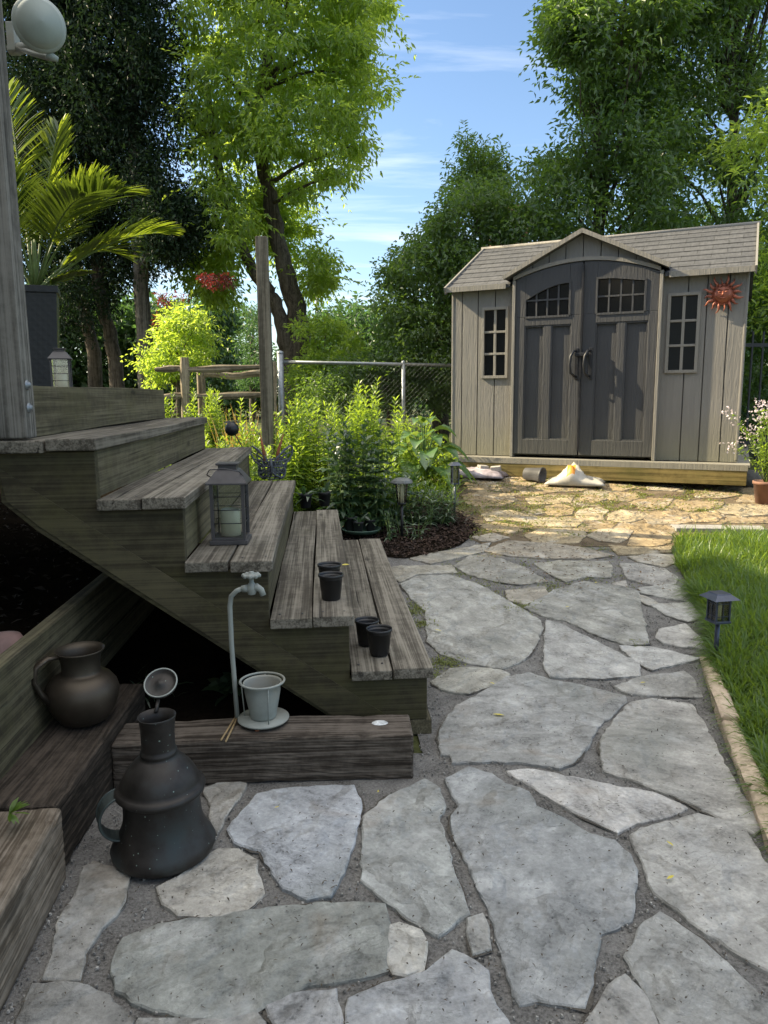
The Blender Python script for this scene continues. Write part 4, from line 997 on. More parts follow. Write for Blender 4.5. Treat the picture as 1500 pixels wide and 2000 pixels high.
MAT['bagpurple'] = plain('faded_bag', (.36, .31, .33), .45, var=.5, scale=14, bumpk=.4)
MAT['bagwhite'] = plain('white_bag', (.44, .41, .35), .5, var=.18, scale=12, bumpk=.5, dirt=(.40, .32, .2))
cushion('soil_bag', 'faded pinkish grey soil bag lying flat before the shed with two bricks on it', 'bag', 924, 921, .33, .17, .085, SHR+.1, MAT['bagpurple'])
wb = cushion('soil_bag', 'slumped white bag with an orange label before the shed doors', 'bag', 1124, 930, .27, .19, .19, SHR+.15, MAT['bagwhite'], fn=lambda x, y: max(.34, (1-abs(x+.12)*1.25))*(1+.12*math.sin(x*13+y*5)))
wb.data.materials.append(plain('orange_print', (.70, .26, .03), .5, var=.3))
for p in wb.data.polygons:
    if -.065 < p.center.x < -.005 and -.17 < p.center.y < .03 and p.center.z > .06: p.material_index = 1
for k, (px, py, rz, lb) in enumerate([(943, 903, .4, 'left grey brick lying on the faded soil bag'), (968, 905, -.3, 'right grey brick lying on the faded soil bag')]):
    c = FP(px); m = MB(); m.box((0, 0, 0), (.10, .07, .05), bev=.005)
    m.v = [tuple(v) for v in m.v]; o = m.build('brick', MAT['brick'], loc=(c.x, c.y, H(c.y)+.105)); o.rotation_euler = (.1, .1*(-1)**k, rz); tag(o, lb, 'brick', 'bricks on the soil bag')
c = FP(1042); bk_ = thing('plastic_bucket', 'dark plastic pot tipped on its side before the shed', 'pot', (c.x, c.y, H(c.y)+.075), SHR)
m = MB(); RR = Matrix.Rotation(math.radians(-12), 3, 'Z') @ Matrix.Rotation(math.radians(93), 3, 'Y')
m.lathe([(.0, -.09), (.058, -.09), (.078, .085), (.083, .087), (.083, .10), (.077, .10), (.055, -.08), (0, -.08)], 28, m=RR); m.build('pot_shell', plain('grey_pot', (.05, .05, .055), .5, var=.4, scale=8), bk_)

# potted flowering shrub at the right edge
c = G(1494, 984)
pf = thing('potted_shrub', 'flowering shrub with pale pink blossoms in a clay pot at the right photo edge', 'potted plant', (c.x, c.y, H(c.y)))
m = MB(); m.lathe([(0, 0), (.075, 0), (.10, .17), (.108, .17), (.108, .195), (.096, .195), (.09, .17), (.0, .165)], 28); m.build('pot', MAT['terracotta'], pf)
m = MB(); lv = LV(); fl = LV(); r2 = np.random.default_rng(4)
for k in range(16):
    a = r2.random()*6.28; sp = r2.uniform(.1, .34); hgt = r2.uniform(.35, .78); pts = [Vector((0, 0, .16))]
    for i in range(1, 6):
        t = i/5; pts.append(Vector((math.cos(a)*sp*t**1.4, math.sin(a)*sp*t**1.4, .16+hgt*t))+Vector(r2.normal(size=3)*.008))
    m.tube(pts, [.006*(1-.8*i/5) for i in range(6)], 5)
    P3 = np.array([pts[0].lerp(pts[0], 0)]) 
    for _ in range(46):
        i = r2.integers(1, 5); q = pts[i].lerp(pts[i+1] if i < 5 else pts[i], r2.random()); dd = r2.normal(size=(1, 3))+[[0, 0, .4]]
        lv.add(leaf_arrays(np.array([q])+r2.normal(size=(1, 3))*.01, dd, r2.uniform(.03, .06), .016))
    tip = np.array([pts[-1]]); nf = 26
    fp = tip+r2.normal(size=(nf, 3))*.035; fl.add(leaf_arrays(fp, r2.normal(size=(nf, 3)), .024, .02))
m.build('stems', MAT['stem'], pf); lv.build('leaves', MAT['bright'], pf); fl.build('blossoms', MAT['petal'], pf)
# dark stone under the shed corner
bm = bmesh.new(); bmesh.ops.create_icosphere(bm, subdivisions=3, radius=.12)
for v in bm.verts: v.co += v.normal*math.sin(v.co.x*30+v.co.y*22)*.008; v.co.z *= .75
me = bpy.data.meshes.new('field_stone'); bm.to_mesh(me); bm.free(); me.materials.append(plain('dark_stone', (.07, .068, .06), .9, var=.4)); [setattr(p, 'use_smooth', True) for p in me.polygons]
c = G(1478, 958); o = bpy.data.objects.new('field_stone', me); COL.objects.link(o); o.location = (c.x, c.y+.2, H(c.y)+.08); tag(o, 'dark round field stone beside the right corner of the shed platform', 'stone')

# ============================================================ SMALL THINGS ON AND AROUND THE STAIRS
TZs = {5: TZ[0], 4: TZ[1], 3: TZ[2], 2: TZ[3], 1: TZ[4]}
def lantern(label, loc, rz, s=1, handle=True):
    L = thing('candle_lantern', label, 'lantern', loc, rz)
    w, h = .128*s, .205*s
    m = MB(); m.box((0, 0, .008*s), (w*1.12, w*1.12, .016*s), bev=.002); m.box((0, 0, .021*s), (w*1.0, w*1.0, .010*s), bev=.001); m.build('base', MAT['lantern'], L)
    for x in (-1, 1):
        for y in (-1, 1): m = MB(); m.box((x*w*.46, y*w*.46, .026*s+h/2), (.013*s, .013*s, h), bev=.001); m.build('corner_bar', MAT['lantern'], L)
    m = MB()
    for k in range(1, 4):
        z = .026*s+h*(k/4+.02)
        e = w*.475
        for a, b in (((-e, -e), (e, -e)), ((e, -e), (e, e)), ((e, e), (-e, e)), ((-e, e), (-e, -e))): m.tube([(a[0], a[1], z), (b[0], b[1], z)], .0017*s, 6)
    m.build('wire_guard', MAT['metal_black'], L)
    m = MB(); e = w*.44
    for k in range(4):
        R4 = Matrix.Rotation(k*PI/2, 3, 'Z'); m.box(R4 @ Vector((0, e, .026*s+h/2)), (w*.84, .0025, h), rot=R4)
    m.build('glass', MAT['glass'], L)
    t0 = .026*s+h
    m = MB(); n = 4
    def sq(r, z): return [(-r, -r, z), (r, -r, z), (r, r, z), (-r, r, z)]
    rings = [sq(w*.60, t0), sq(w*.60, t0+.006*s), sq(w*.33, t0+.052*s), sq(w*.27, t0+.056*s), sq(w*.27, t0+.070*s), sq(w*.33, t0+.072*s), sq(w*.33, t0+.079*s)]
    vs = [p for r in rings for p in r]; fs = [(3, 2, 1, 0), tuple(len(vs)-4+i for i in range(4))]
    for i in range(len(rings)-1):
        for j in range(4): fs.append((i*4+j, i*4+(j+1) % 4, (i+1)*4+(j+1) % 4, (i+1)*4+j))
    m.add(vs, fs); m.build('roof', MAT['lantern'], L, bevel=.001)
    if handle:
        m = MB(); m.tube([(-.062*s, -.01, t0+.020*s), (-.078*s, -.03, t0+.035*s), (-.06*s, -.075*s, t0+.058*s), (0, -.095*s, t0+.064*s), (.05*s, -.07*s, t0+.05*s), (.062*s, -.01, t0+.02*s)], .0022*s, 6); m.build('handle', MAT['lantern'], L)
    m = MB(); m.lathe([(0, 0), (.038*s, 0), (.038*s, .098*s), (.034*s, .103*s), (.03*s, .098*s), (0, .096*s)], 28); m.build('candle', MAT['wax'], L, loc=(0, 0, .027*s))
    return L
p = atz(452, 1058, TZ[2])
lantern('dark metal candle lantern with cream candle on the third step from the bottom', (p.x, p.y, TZ[2]+.001), SR-.03)
p = aty(122, 757, 4.6)
l2 = lantern('small pale glass lantern standing on the deck behind the tall planter', (p.x, p.y, 1.278), .3, .85, False)

def nursery_pot(label, loc, s=1, seedling=0, soil=False):
    t = thing('nursery_pot', label, 'pot', loc, rng.random()*6, 'black plastic nursery pots on the stairs')
    m = MB(); m.lathe([(0, 0), (.033*s, 0), (.036*s, .004*s), (.045*s, .088*s), (.0485*s, .089*s), (.049*s, .098*s), (.0465*s, .099*s), (.0455*s, .09*s), (.034*s, .008*s), (0, .007*s)], 32)
    m.build('pot_shell', MAT['black'], t)
    if soil or seedling:
        m = MB(); m.lathe([(.0, .074*s), (.043*s, .072*s)], 20); m.build('soil_fill', MAT['soil'], t)
    if seedling:
        lv = LV(); n = seedling; pos = np.tile([0, 0, .07*s], (n, 1))+rng.normal(size=(n, 3))*.008; d = rng.normal(size=(n, 3)); d[:, 2] = np.abs(d[:, 2])*1.3+.5
        lv.add(long_leaf_arrays(pos, d, rng.uniform(.09, .17, n)*s, .026*s, droop=rng.uniform(.4, 1.1, n), seg=4)); lv.build('leaves', MAT['peony'], t)
    return t
def on(px, py, k, dz=.001): p = atz(px, py, TZ[k]); return (p.x, p.y, TZ[k]+dz)
nursery_pot('front black nursery pot of the pair on the second step up', on(647, 1170, 1))
nursery_pot('rear black nursery pot of the pair on the second step up', on(644, 1148, 1))
nursery_pot('front black nursery pot of the pair at the near end of the lowest step', on(741, 1277, 0), 1.03)
nursery_pot('rear black nursery pot of the pair at the near end of the lowest step', on(717, 1257, 0), 1.0)
nursery_pot('left small pot with a seedling at the far end of the second step', on(597, 992, 1), 1.0, 16)
nursery_pot('right small pot with a seedling at the far end of the second step', on(634, 988, 1), 1.0, 16)
tp = on(706, 1040, 0)
tr = thing('plant_tray', 'round dark green plastic saucer at the far end of the lowest step', 'tray', tp)
m = MB(); m.lathe([(0, .004), (.108, .004), (.135, .030), (.140, .030), (.140, .024), (.112, 0), (0, 0)], 40); m.build('saucer', MAT['tray'], tr)
for k, (dx, dy, s, sd, lb) in enumerate([(-.075, .04, 1.05, 14, 'back left pot with seedling in the green saucer'), (-.02, -.04, .82, 9, 'front small pot with a yellowish seedling in the green saucer'), (.065, .035, .85, 9, 'right small pot with seedling in the green saucer')]):
    q = nursery_pot(lb, (tp[0]+dx, tp[1]+dy, tp[2]+.005), s, sd)

# butterfly planter
bt = on(532, 936, 2)
bf = thing('butterfly_planter', 'openwork metal butterfly planter with rusty antennae at the far end of the step', 'planter', bt, SR)
m = MB()
for s in (-1, 1):
    up = [(0, .09), (.035, .14), (.085, .20), (.125, .225), (.142, .215), (.138, .17), (.115, .125), (.075, .095), (0, .09)]
    lo_ = [(0, .09), (.075, .095), (.092, .06), (.085, .025), (.06, .012), (.025, .03), (0, .06)]
    for o_ in (up, lo_): m.tube([(s*x, -.055+abs(x)*.45, z) for x, z in o_], .0068, 6)
    for tx, tz in ((.085, .20), (.125, .222), (.14, .19), (.12, .14), (.10, .165), (.06, .16)): m.tube([(0, -.055, .095), (s*tx*.5, -.055+tx*.2, .095+(tz-.095)*.6), (s*tx, -.055+tx*.45, tz)], .0048, 5)
    for tx, tz in ((.085, .06), (.085, .03), (.06, .02), (.03, .03)): m.tube([(0, -.055, .085), (s*tx, -.055+tx*.45, tz)], .0048, 5)
    for r in (.4, .7): m.tube([(s*x*r, -.055+abs(x)*r*.45, .093+(z-.093)*r) for x, z in up[1:-1]], .0045, 5)
m.tube([(0, -.062, .03), (0, -.066, .09), (0, -.062, .14)], [.006, .011, .007], 8)
m.build('wings', MAT['filigree'], bf)
m = MB()
for zz, r in ((.004, .075), (.045, .088), (.09, .095), (.125, .098)):
    m.tube([(r*math.cos(a), r*math.sin(a)+.04, zz) for a in [2*PI*i/24 for i in range(25)]], .005, 5, caps=False)
for i in range(14):
    a = 2*PI*i/14; m.tube([(.075*math.cos(a), .075*math.sin(a)+.04, .004), (.092*math.cos(a+.2), .092*math.sin(a+.2)+.04, .065), (.098*math.cos(a), .098*math.sin(a)+.04, .125)], .0045, 5)
m.build('basket', MAT['filigree'], bf)
m = MB()
m.tube([(-.04, -.04, .13), (-.052, -.03, .20), (-.07, -.02, .30)], [.012, .011, .003], 6, flat=.4)
m.tube([(.035, -.04, .13), (.05, -.03, .20), (.085, -.02, .31)], [.012, .011, .003], 6, flat=.4)
m.build('antennae', MAT['rust'], bf)
# garden ball stake
bp = aty(453, 838, 5.4)
bs = thing('ball_stake', 'dark metal ball ornament with a leaf top on a thin leaning stake', 'garden ornament', (bp.x+.12, bp.y, H(5.4)))
m = MB(); z0 = bp.z-H(5.4); blob(m, (-.12, 0, z0), .052, n=20); m.build('ball', MAT['metal_black'], bs)
m = MB(); m.tube([(-.12, 0, z0), (-.05, 0, z0-.13), (0, 0, 0)], .004, 6); m.build('stake', MAT['metal_black'], bs)
lv = LV(); lv.add(long_leaf_arrays(np.array([[-.12, 0, z0+.045]]*3), np.array([[1., 0, .35], [-.7, .3, .3], [.5, .4, .5]]), .085, .035, droop=.7, seg=4)); lv.build('leaf_top', MAT['metal_black'], bs)

# faucet plant stand
sp = atz(515, 1412, .158)
fs_ = thing('faucet_plant_stand', 'grey enamel plant stand shaped like a garden tap on the dark timber', 'plant stand', (sp.x, sp.y, .158))
def pl(px, py): q = aty(px, py, sp.y-.0); return (q.x-sp.x, 0, q.z-.158)
x0 = aty(462, 1400, sp.y).x-sp.x
ztop = aty(500, 1150, sp.y).z-.158
m = MB(); m.lathe([(0, .014), (.082, .014), (.086, .018), (.086, .022), (0, .022)], 40); m.build('saucer', MAT['enamel'], fs_)
for a in (-1.75, .5, 2.6): m = MB(); blob(m, (.066*math.cos(a), .066*math.sin(a), .0075), .009, n=12); m.build('ball_foot', MAT['rust'], fs_)
m = MB(); m.tube([(x0, .01, .016), (x0-.004, .008, .15), (x0-.008, .006, .27), (x0-.008, .005, ztop-.06), (x0-.002, .003, ztop-.025), (x0+.018, 0, ztop-.006), (x0+.034, 0, ztop)], .0082, 12); m.tube([(x0, .01, .016), (-.03, 0, .018)], .006, 8); m.build('pipe', MAT['enamel'], fs_)
m = MB(); m.tube([(x0+.034, 0, ztop), (x0+.055, 0, ztop+.002)], [.011, .013], 10); 
m.lathe([(.012, -.018), (.016, -.008), (.017, .006), (.011, .018), (.008, .022), (.007, .044), (0, .045)], 16, c=(x0+.067, 0, ztop))
m.tube([(x0+.067, 0, ztop), (x0+.084, 0, ztop+.006), (x0+.098, 0, ztop-.004), (x0+.104, 0, ztop-.022)], [.014, .013, .0105, .010], 12); m.build('tap', MAT['enamel'], fs_)
m = MB(); m.lathe([(.004, .038), (.026, .041), (.028, .044), (.026, .050), (.008, .052), (.008, .058), (0, .060)], 28, c=(x0+.067, 0, ztop))
for k in range(8):
    a = 2*PI*k/8; blob(m, (x0+.067+.025*math.cos(a), .025*math.sin(a), ztop+.045), .0075, n=8)
m.build('valve_wheel', MAT['enamel'], fs_)
m = MB(); rz_ = .150; R1 = .073
m.tube([(R1*math.cos(a), R1*math.sin(a), rz_) for a in [2*PI*i/40 for i in range(41)]], .0042, 8, caps=False)
for a in (-1.15, 1.6, 3.05): m.tube([(R1*math.cos(a), R1*math.sin(a), rz_), (.064*math.cos(a), .064*math.sin(a), .02)], .0022, 6)
m.build('ring', MAT['enamel'], fs_)
m = MB(); m.lathe([(0, .024), (.042, .024), (.044, .03), (.058, .105), (.0585, .110), (.0595, .115), (.060, .135), (.064, .140), (.0645, .146), (.062, .147), (.058, .140), (.054, .105), (.042, .06), (0, .058)], 36); po_ = m.build('pot', MAT['enamel'], fs_)
m = MB(); m.lathe([(0, .102), (.03, .103), (.0535, .100)], 24); m.build('potting_soil', plain('rusty_soil', (.13, .06, .035), .95, var=.5), po_)
# two dry sticks beside it
q = atz(445, 1425, .158)
for k, (a, b) in enumerate([((463, 1402), (432, 1449)), ((466, 1404), (441, 1452))]):
    A_, B_ = atz(*a, .158), atz(*b, .158); m = MB(); m.tube([(A_.x, A_.y, .170+k*.004), ((A_.x+B_.x)/2, (A_.y+B_.y)/2, .166), (B_.x, B_.y, .164)], [.003, .0035, .003], 7)
    tag(m.build('dry_stick', plain('dry_stick_skin', (.28, .20, .10), .8)), ['left dry twig leaning off the timber beside the tap stand', 'right dry twig nearest the pot saucer on the timber'][k], 'twig', 'dry twigs on the timber')

# copper ewer with open lid
ep = atz(322, 1668, 0)
ew = thing('copper_ewer', 'tall dark copper ewer with flared base and open hinged lid on the flagstones', 'ewer', (ep.x, ep.y, .004))
m = MB()
prof = [(0, .004), (.10, .0), (.125, .008), (.136, .018), (.139, .034), (.132, .050), (.118, .074), (.108, .098), (.103, .122), (.101, .148), (.102, .178), (.104, .184), (.115, .186), (.120, .191), (.119, .199), (.113, .205), (.106, .209), (.105, .216), (.098, .234), (.086, .254), (.068, .274), (.054, .286), (.046, .292), (.050, .297), (.049, .303), (.045, .307), (.0445, .312)]
prof += [(.0440, .34), (.0445, .37), (.0475, .395), (.0495, .402), (.047, .402), (.0425, .37), (.042, .31), (.05, .28), (0, .24)]
m.lathe(prof, 48)
# pull a pouring lip
m.v = [((x, y-.014*max(0, (z-.37)/.03)*max(0, -y/.045)**2 if z > .37 else y, z+(.006*max(0, -y/.045)**2 if z > .39 else 0)) if True else 0) for x, y, z in m.v]
m.v = [(x*(1+.012*math.sin(z*31+x*40)+.008*math.sin(y*60-z*45)), y*(1+.012*math.sin(z*37+y*33)), z) for x, y, z in m.v]
body = m.build('body', MAT['copper'], ew)
m = MB(); hp = []
# broad strap handle on the left
for i in range(15):
    t = i/14; a = PI*(-.06+t*1.12); hp.append(Vector((-.103-.060*math.sin(a*1.0)*1.0, .02, .135+.062*math.cos(a))))
vs = []; wd = .026
for p_ in hp:
    d = (p_-Vector((-.105, .02, .135))).normalized(); vs += [p_+Vector((0, -wd, 0)), p_+Vector((0, wd, 0)), p_-d*.004+Vector((0, wd, 0)), p_-d*.004+Vector((0, -wd, 0))]
m.add(vs, [(4*i+j, 4*i+(j+1) % 4, 4*i+4+(j+1) % 4, 4*i+4+j) for i in range(14) for j in range(4)]+[(0, 1, 2, 3), (56, 57, 58, 59)], False)
for s in (-1, 1): m.tube([p_+Vector((0, s*wd, 0)) for p_ in hp], .0032, 6)
ho = m.build('handle', MAT['verdigris'], ew); ho.rotation_euler = (0, 0, math.radians(28))
ld = MB(); RL = Matrix.Rotation(math.radians(38), 3, 'X')
ld.lathe([(0, .010), (.006, .011), (.010, .006), (.030, .001), (.038, .003), (.043, .009), (.046, .008), (.044, -.002), (.03, -.006), (0, -.010)], 32, m=RL)
ld.tube([(0, -.034, -.03), (0, -.05, -.046), (0, -.062, -.056)], .005, 8)
lo2 = ld.build('lid', MAT['copper'], ew, loc=(-.012, .092, .452))
lr = MB(); lr.tube([RL @ Vector((.0445*math.cos(a), .0445*math.sin(a), .009)) for a in [2*PI*i/30 for i in range(31)]], .0022, 6, caps=False); lr.build('lid_rim', MAT['enamel'], lo2)
# patina flecks come from the material; round jug on the dark timber
jp = atz(166, 1408, .198)
jg = thing('brass_jug', 'round bellied brass and copper jug with a curved handle on the dark timber', 'jug', (jp.x, jp.y, .199))
m = MB(); m.lathe([(0, .003), (.055, 0), (.075, .010), (.098, .045), (.111, .080), (.114, .105), (.108, .130), (.092, .152), (.072, .165), (.0625, .168), (.060, .175), (.0595, .20), (.064, .225), (.0745, .240), (.0775, .246), (.075, .2465), (.061, .225), (.057, .20), (.057, .17), (.09, .14), (.10, .10), (0, .03)], 44); m.build('body', MAT['jugcopper'], jg)
m = MB(); m.tube([(-.045, -.055, .238), (-.070, -.080, .242), (-.098, -.105, .222), (-.104, -.112, .18), (-.092, -.098, .135), (-.078, -.080, .10)], [.006, .009, .010, .010, .009, .012], 10, flat=1.7); m.build('handle', MAT['jugcopper'], jg)
# upturned faded pot on the raised soil at the left edge
up_ = aty(8, 1262, 2.5)
m = MB(); m.lathe([(.0, .105), (.030, .106), (.038, .104), (.055, .100), (.078, .06), (.094, .0), (.088, 0), (0, .08)], 18)
o = m.build('upturned_pot', MAT['pink'], loc=(up_.x+.0, up_.y, up_.z-.062)); tag(o, 'faded pinkish pot turned upside down at the left photo edge under the stairs', 'pot')

# solar path lights
def path_light(label, px, py, hgt, kind, s=1):
    c = G(px, py); t = thing('path_light', label, 'path light', (c.x, c.y, H(c.y)-.01), .2, 'solar path lights')
    m = MB(); m.tube([(0, 0, 0), (0, 0, hgt*.62)], .0105*s, 10); m.build('stake', MAT['lampcap'] if kind == 'square' else MAT['black'], t)
    z = hgt*.60; top = hgt
    if kind == 'square':
        w = .036*s
        m = MB(); m.box((0, 0, z+.004), (w*2.2, w*2.2, .010), bev=.002); m.build('base_plate', MAT['lampcap'], t)
        g = MB(); hh = top-z-.03
        for k in range(4):
            R4 = Matrix.Rotation(k*PI/2, 3, 'Z'); g.box(R4 @ Vector((0, w*.86, z+.009+hh/2)), (w*1.7, .002, hh), rot=R4)
        g.build('glass', MAT['lamp_glass'], t)
        f = MB()
        for k in range(4):
            R4 = Matrix.Rotation(k*PI/2, 3, 'Z')
            f.box(R4 @ Vector((w*.9, w*.9, z+.009+hh/2)), (.007, .007, hh), rot=R4)
            for u in (0,): f.box(R4 @ Vector((w*u, w*.93, z+.009+hh/2)), (.0025, .0025, hh), rot=R4)
            for v in (.22, .78): f.box(R4 @ Vector((0, w*.95, z+.009+hh*v)), (w*1.75, .0025, .0025), rot=R4)
        f.build('cage', MAT['lampcap'], t)
        g = MB(); g.lathe([(0, 0), (.012*s, 0), (.012*s, hh*.7), (0, hh*.72)], 12); g.build('bulb', MAT['wax'], t, loc=(0, 0, z+.01))
        c_ = MB(); c_.add([(-w*1.75, -w*1.75, top-.022), (w*1.75, -w*1.75, top-.022), (w*1.75, w*1.75, top-.022), (-w*1.75, w*1.75, top-.022), (-w*1.0, -w*1.0, top-.002), (w, -w, top-.002), (w, w, top-.002), (-w, w, top-.002), (-w*.9, -w*.9, top+.003), (w*.9, -w*.9, top+.003), (w*.9, w*.9, top+.003), (-w*.9, w*.9, top+.003)], [(3, 2, 1, 0), (0, 1, 5, 4), (1, 2, 6, 5), (2, 3, 7, 6), (3, 0, 4, 7), (4, 5, 9, 8), (5, 6, 10, 9), (6, 7, 11, 10), (7, 4, 8, 11), (8, 9, 10, 11)])
        c_.build('cap', MAT['lampcap'], t, bevel=.0015)
    else:
        g = MB(); g.lathe([(.030*s, z), (.046*s, top-.035)], 24); g.build('glass', MAT['lamp_glass'], t)
        f = MB()
        for k in range(8):
            a = 2*PI*k/8; f.tube([(.031*s*math.cos(a), .031*s*math.sin(a), z), (.047*s*math.cos(a), .047*s*math.sin(a), top-.033)], .0022, 5)
        f.lathe([(.012*s, z-.016), (.030*s, z-.008), (.033*s, z+.004), (.030*s, z+.005)], 20); f.build('cage', MAT['black'], t)
        g = MB(); g.lathe([(0, z), (.014*s, z), (.016*s, top-.05), (0, top-.048)], 12); g.build('bulb', MAT['wax'], t)
        c_ = MB(); c_.lathe([(0, top-.034), (.080*s, top-.036), (.082*s, top-.030), (.074*s, top-.014), (.050*s, top-.001), (.03*s, top+.002), (0, top+.002)], 8, smooth=False); c_.build('cap', plain('grey_cap', (.13, .135, .13), .5), t)
    return t
path_light('grey domed solar path light standing in the mulch beside the stairs', 785, 1052, .45, 'round', 1.0)
path_light('small square topped solar light at the far edge of the mulch bed', 888, 1005, .435, 'square', .78)
path_light('dark square topped solar path light in the grass at the right', 1397, 1292, .33, 'square', 1.0)

# fallen leaves
FL = [(963, 1405, 'big bright yellow leaf on the large middle flagstone'), (957, 1342, 'yellow leaf at the edge of the small stone by the stair foot'), (1314, 1666, 'upper of two small yellow leaves on the right flagstone'), (1315, 1725, 'lower of two small yellow leaves on the right flagstone'), (848, 1237, 'yellow leaf on the big stone beside the lowest tread'), (1251, 1343, 'small yellow leaf on the grey stone near the curb'), (1105, 1193, 'yellow speck of leaf on the stone past the weeds'), (1162, 1145, 'yellow leaf farthest up the shaded path'), (545, 1588, 'tiny orange leaf on the bluish stone'), (738, 1560, 'tiny orange leaf between the bluish stone and the joint')]
for px, py, lb in FL:
    c = G(px, py); lv = LV(); a = rng.random()*6.28; L = .045 if 'big' in lb else (.014 if 'tiny' in lb else .026)
    lv.add(long_leaf_arrays(np.array([[0, 0, 0.]]), np.array([[math.cos(a) if px != 963 else 1, math.sin(a)*.7 if px != 963 else -.15, .12]]), L, L*.38, droop=.3, seg=4, up=np.array([[.2, .1, 1.]]))); o = lv.build('fallen_leaf', MAT['yellowleaf']); o.location = (c.x, c.y, H(c.y)+.022)
    tag(o, lb, 'leaf', 'fallen leaves on the path')
p_ = on(668, 1106, 1, .006); lv = LV(); lv.add(long_leaf_arrays(np.array([[0, 0, 0.]]), np.array([[1, .3, .2]]), .035, .013, droop=.3, seg=4, up=np.array([[0, -.5, 1.]]))); o = lv.build('fallen_leaf', MAT['yellowleaf']); o.location = p_; tag(o, 'yellow leaf beside the pots on the second step', 'leaf', 'fallen leaves on the path')

# house that shades the foreground, out of view to the left
hs = thing('house', 'plain house standing left of the deck out of the frame', 'house', (-6.0, 6.6, 0))
m = MB(); m.box((-4, -9, 2.9), (8, 18, 5.8)); m.box((2.2, -12.0, 2.9), (4.4, 12.8, 5.8)); m.build('wall', plain('house_wall', (.45, .43, .39), .8), hs)  # smaller box: unseen ell added to keep light from under the stairs
m = MB(); m.prism([(.15, 5.82), (-8.25, 5.82), (-4, 7.2)], -18.3, .05, 'xz'); m.build('roof', plain('house_roof', (.10, .095, .09), .9), hs)
# ============================================================ FENCES AND POSTS
def gz(x, y): return H(y)
p = aty(523, 640, 6.0)
o_ = MB(); o_.box((0, 0, 1.1), (.088, .088, 2.2), bev=.006)
top = aty(511, 463, 6.0)
o = o_.build('wooden_post', MAT['bedpost'], loc=(top.x, 6.0, top.z-2.2)); tag(o, 'tall bare wooden post standing in the flower bed beyond the stairs', 'post')
# shepherd hook beside it
hp = aty(534, 790, 6.3); tp_ = aty(530, 590, 6.3)
m = MB(); m.tube([(0, 0, 0), (0, 0, tp_.z-H(6.3)-.05), (-.015, 0, tp_.z-H(6.3)), (-.03, 0, tp_.z-H(6.3)-.05), (-.03, 0, tp_.z-H(6.3)-.12)], .005, 6)
tag(m.build('plant_hook', MAT['metal_black'], loc=(hp.x, 6.3, H(6.3))), 'thin black hooked rod standing just right of the tall wooden post', 'plant hook')
# split rail fence
FY = 8.3
fence = thing('split_rail_fence', 'pale split rail fence with two rough rails beyond the flower bed', 'fence', (0, FY, H(FY)))
def rail(x0, x1, z0, z1, y=0, r=.042, mat=MAT['rail']):
    m = MB(); n = 14; pts = []; rad = []
    ph = random.random()*6
    for i in range(n+1):
        t = i/n; pts.append((x0+(x1-x0)*t, y+math.sin(t*5+ph)*.008, z0+(z1-z0)*t+math.sin(t*4+ph)*.006)); rad.append(r*(.85+.2*math.sin(t*9+ph)+.06*random.uniform(-1, 1))*(1 if 0 < i < n else .75))
    m.tube(pts, rad, 7, smooth=False, flat=.65); m.build('rail', mat, fence)
def fx(px, Y): return aty(px, 750, Y).x
def fz(py, px, Y): return aty(px, py, Y).z-H(Y)
zt = fz(720, 360, FY); zb = fz(773, 360, FY)
for a, b in ((315, 360), (360, 530)):
    rail(fx(a, FY)-.06, fx(b, FY)+.06, zt+random.uniform(-.01, .01), zt+random.uniform(0, .03)); rail(fx(a, FY)-.06, fx(b, FY)+.06, zb-.01, zb+.01)
for a, tp2 in ((362, 698), (532, 706)):
    m = MB(); hz = fz(tp2, a, FY); n = 8; m.tube([(fx(a, FY)+math.sin(i)*.006, -.01, hz*i/n) for i in range(n+1)], [.050+.007*math.sin(i*2.1) for i in range(n+1)], 6, smooth=False, flat=.8); m.build('fence_post', MAT['railpost'], fence)
for (a, b, py) in ((390, 520, 733),):
    Y = 10.4; m = MB(); m.tube([(fx(a, Y)+(fx(b, Y)-fx(a, Y))*t, 2.1, fz(py, a, Y)+.02*math.sin(t*9)) for t in [i/8 for i in range(9)]], .05, 7, smooth=False, flat=.6); m.build('rail', MAT['rail'], fence)
m = MB(); m.tube([(fx(393, 10.4), 2.1, 0), (fx(393, 10.4), 2.1, fz(722, 393, 10.4))], .06, 6, smooth=False); m.build('fence_post', MAT['railpost'], fence)
# chain link fence
CY = 9.1
cl = thing('chain_link_fence', 'low galvanised chain link fence running behind the flower bed to the shed', 'fence', (0, CY, H(CY)))
m = MB(); a = aty(548, 707, CY); b = aty(905, 714, CY+.3); m.tube([(a.x, 0, a.z-H(CY)), (b.x, .3, b.z-H(CY))], .021, 10); m.build('top_rail', MAT['steel'], cl)
for px, tp2, r in ((547, 690, .038), (788, 709, .024)):
    q = aty(px, tp2, CY+(.2 if px > 600 else 0)); m = MB(); m.tube([(q.x, q.y-CY, 0), (q.x, q.y-CY, q.z-H(CY))], r, 12); m.lathe([(r*1.1, 0), (r*1.0, .02), (0, .035)], 12, c=(q.x, q.y-CY, q.z-H(CY))); m.build('fence_post', MAT['steel'], cl)
m = MB(); s = .06; zt = a.z-H(CY)-.02; x = a.x
while x < b.x+1.2:
    for sg in (-1, 1):
        x0 = x; x1 = x+sg*zt
        lo, hi = 0., 1.
        if x1 < a.x: hi = (x0-a.x)/(x0-x1) if x0 > a.x else 0
        if x1 > b.x: hi = (b.x-x0)/(x1-x0) if x0 < b.x else 0
        if hi > .02: m.tube([(x0, .1, 0), (x0+(x1-x0)*hi, .1, zt*hi)], .0008, 3, caps=False)
    x += s
m.build('wire_mesh', MAT['filigree'], cl)
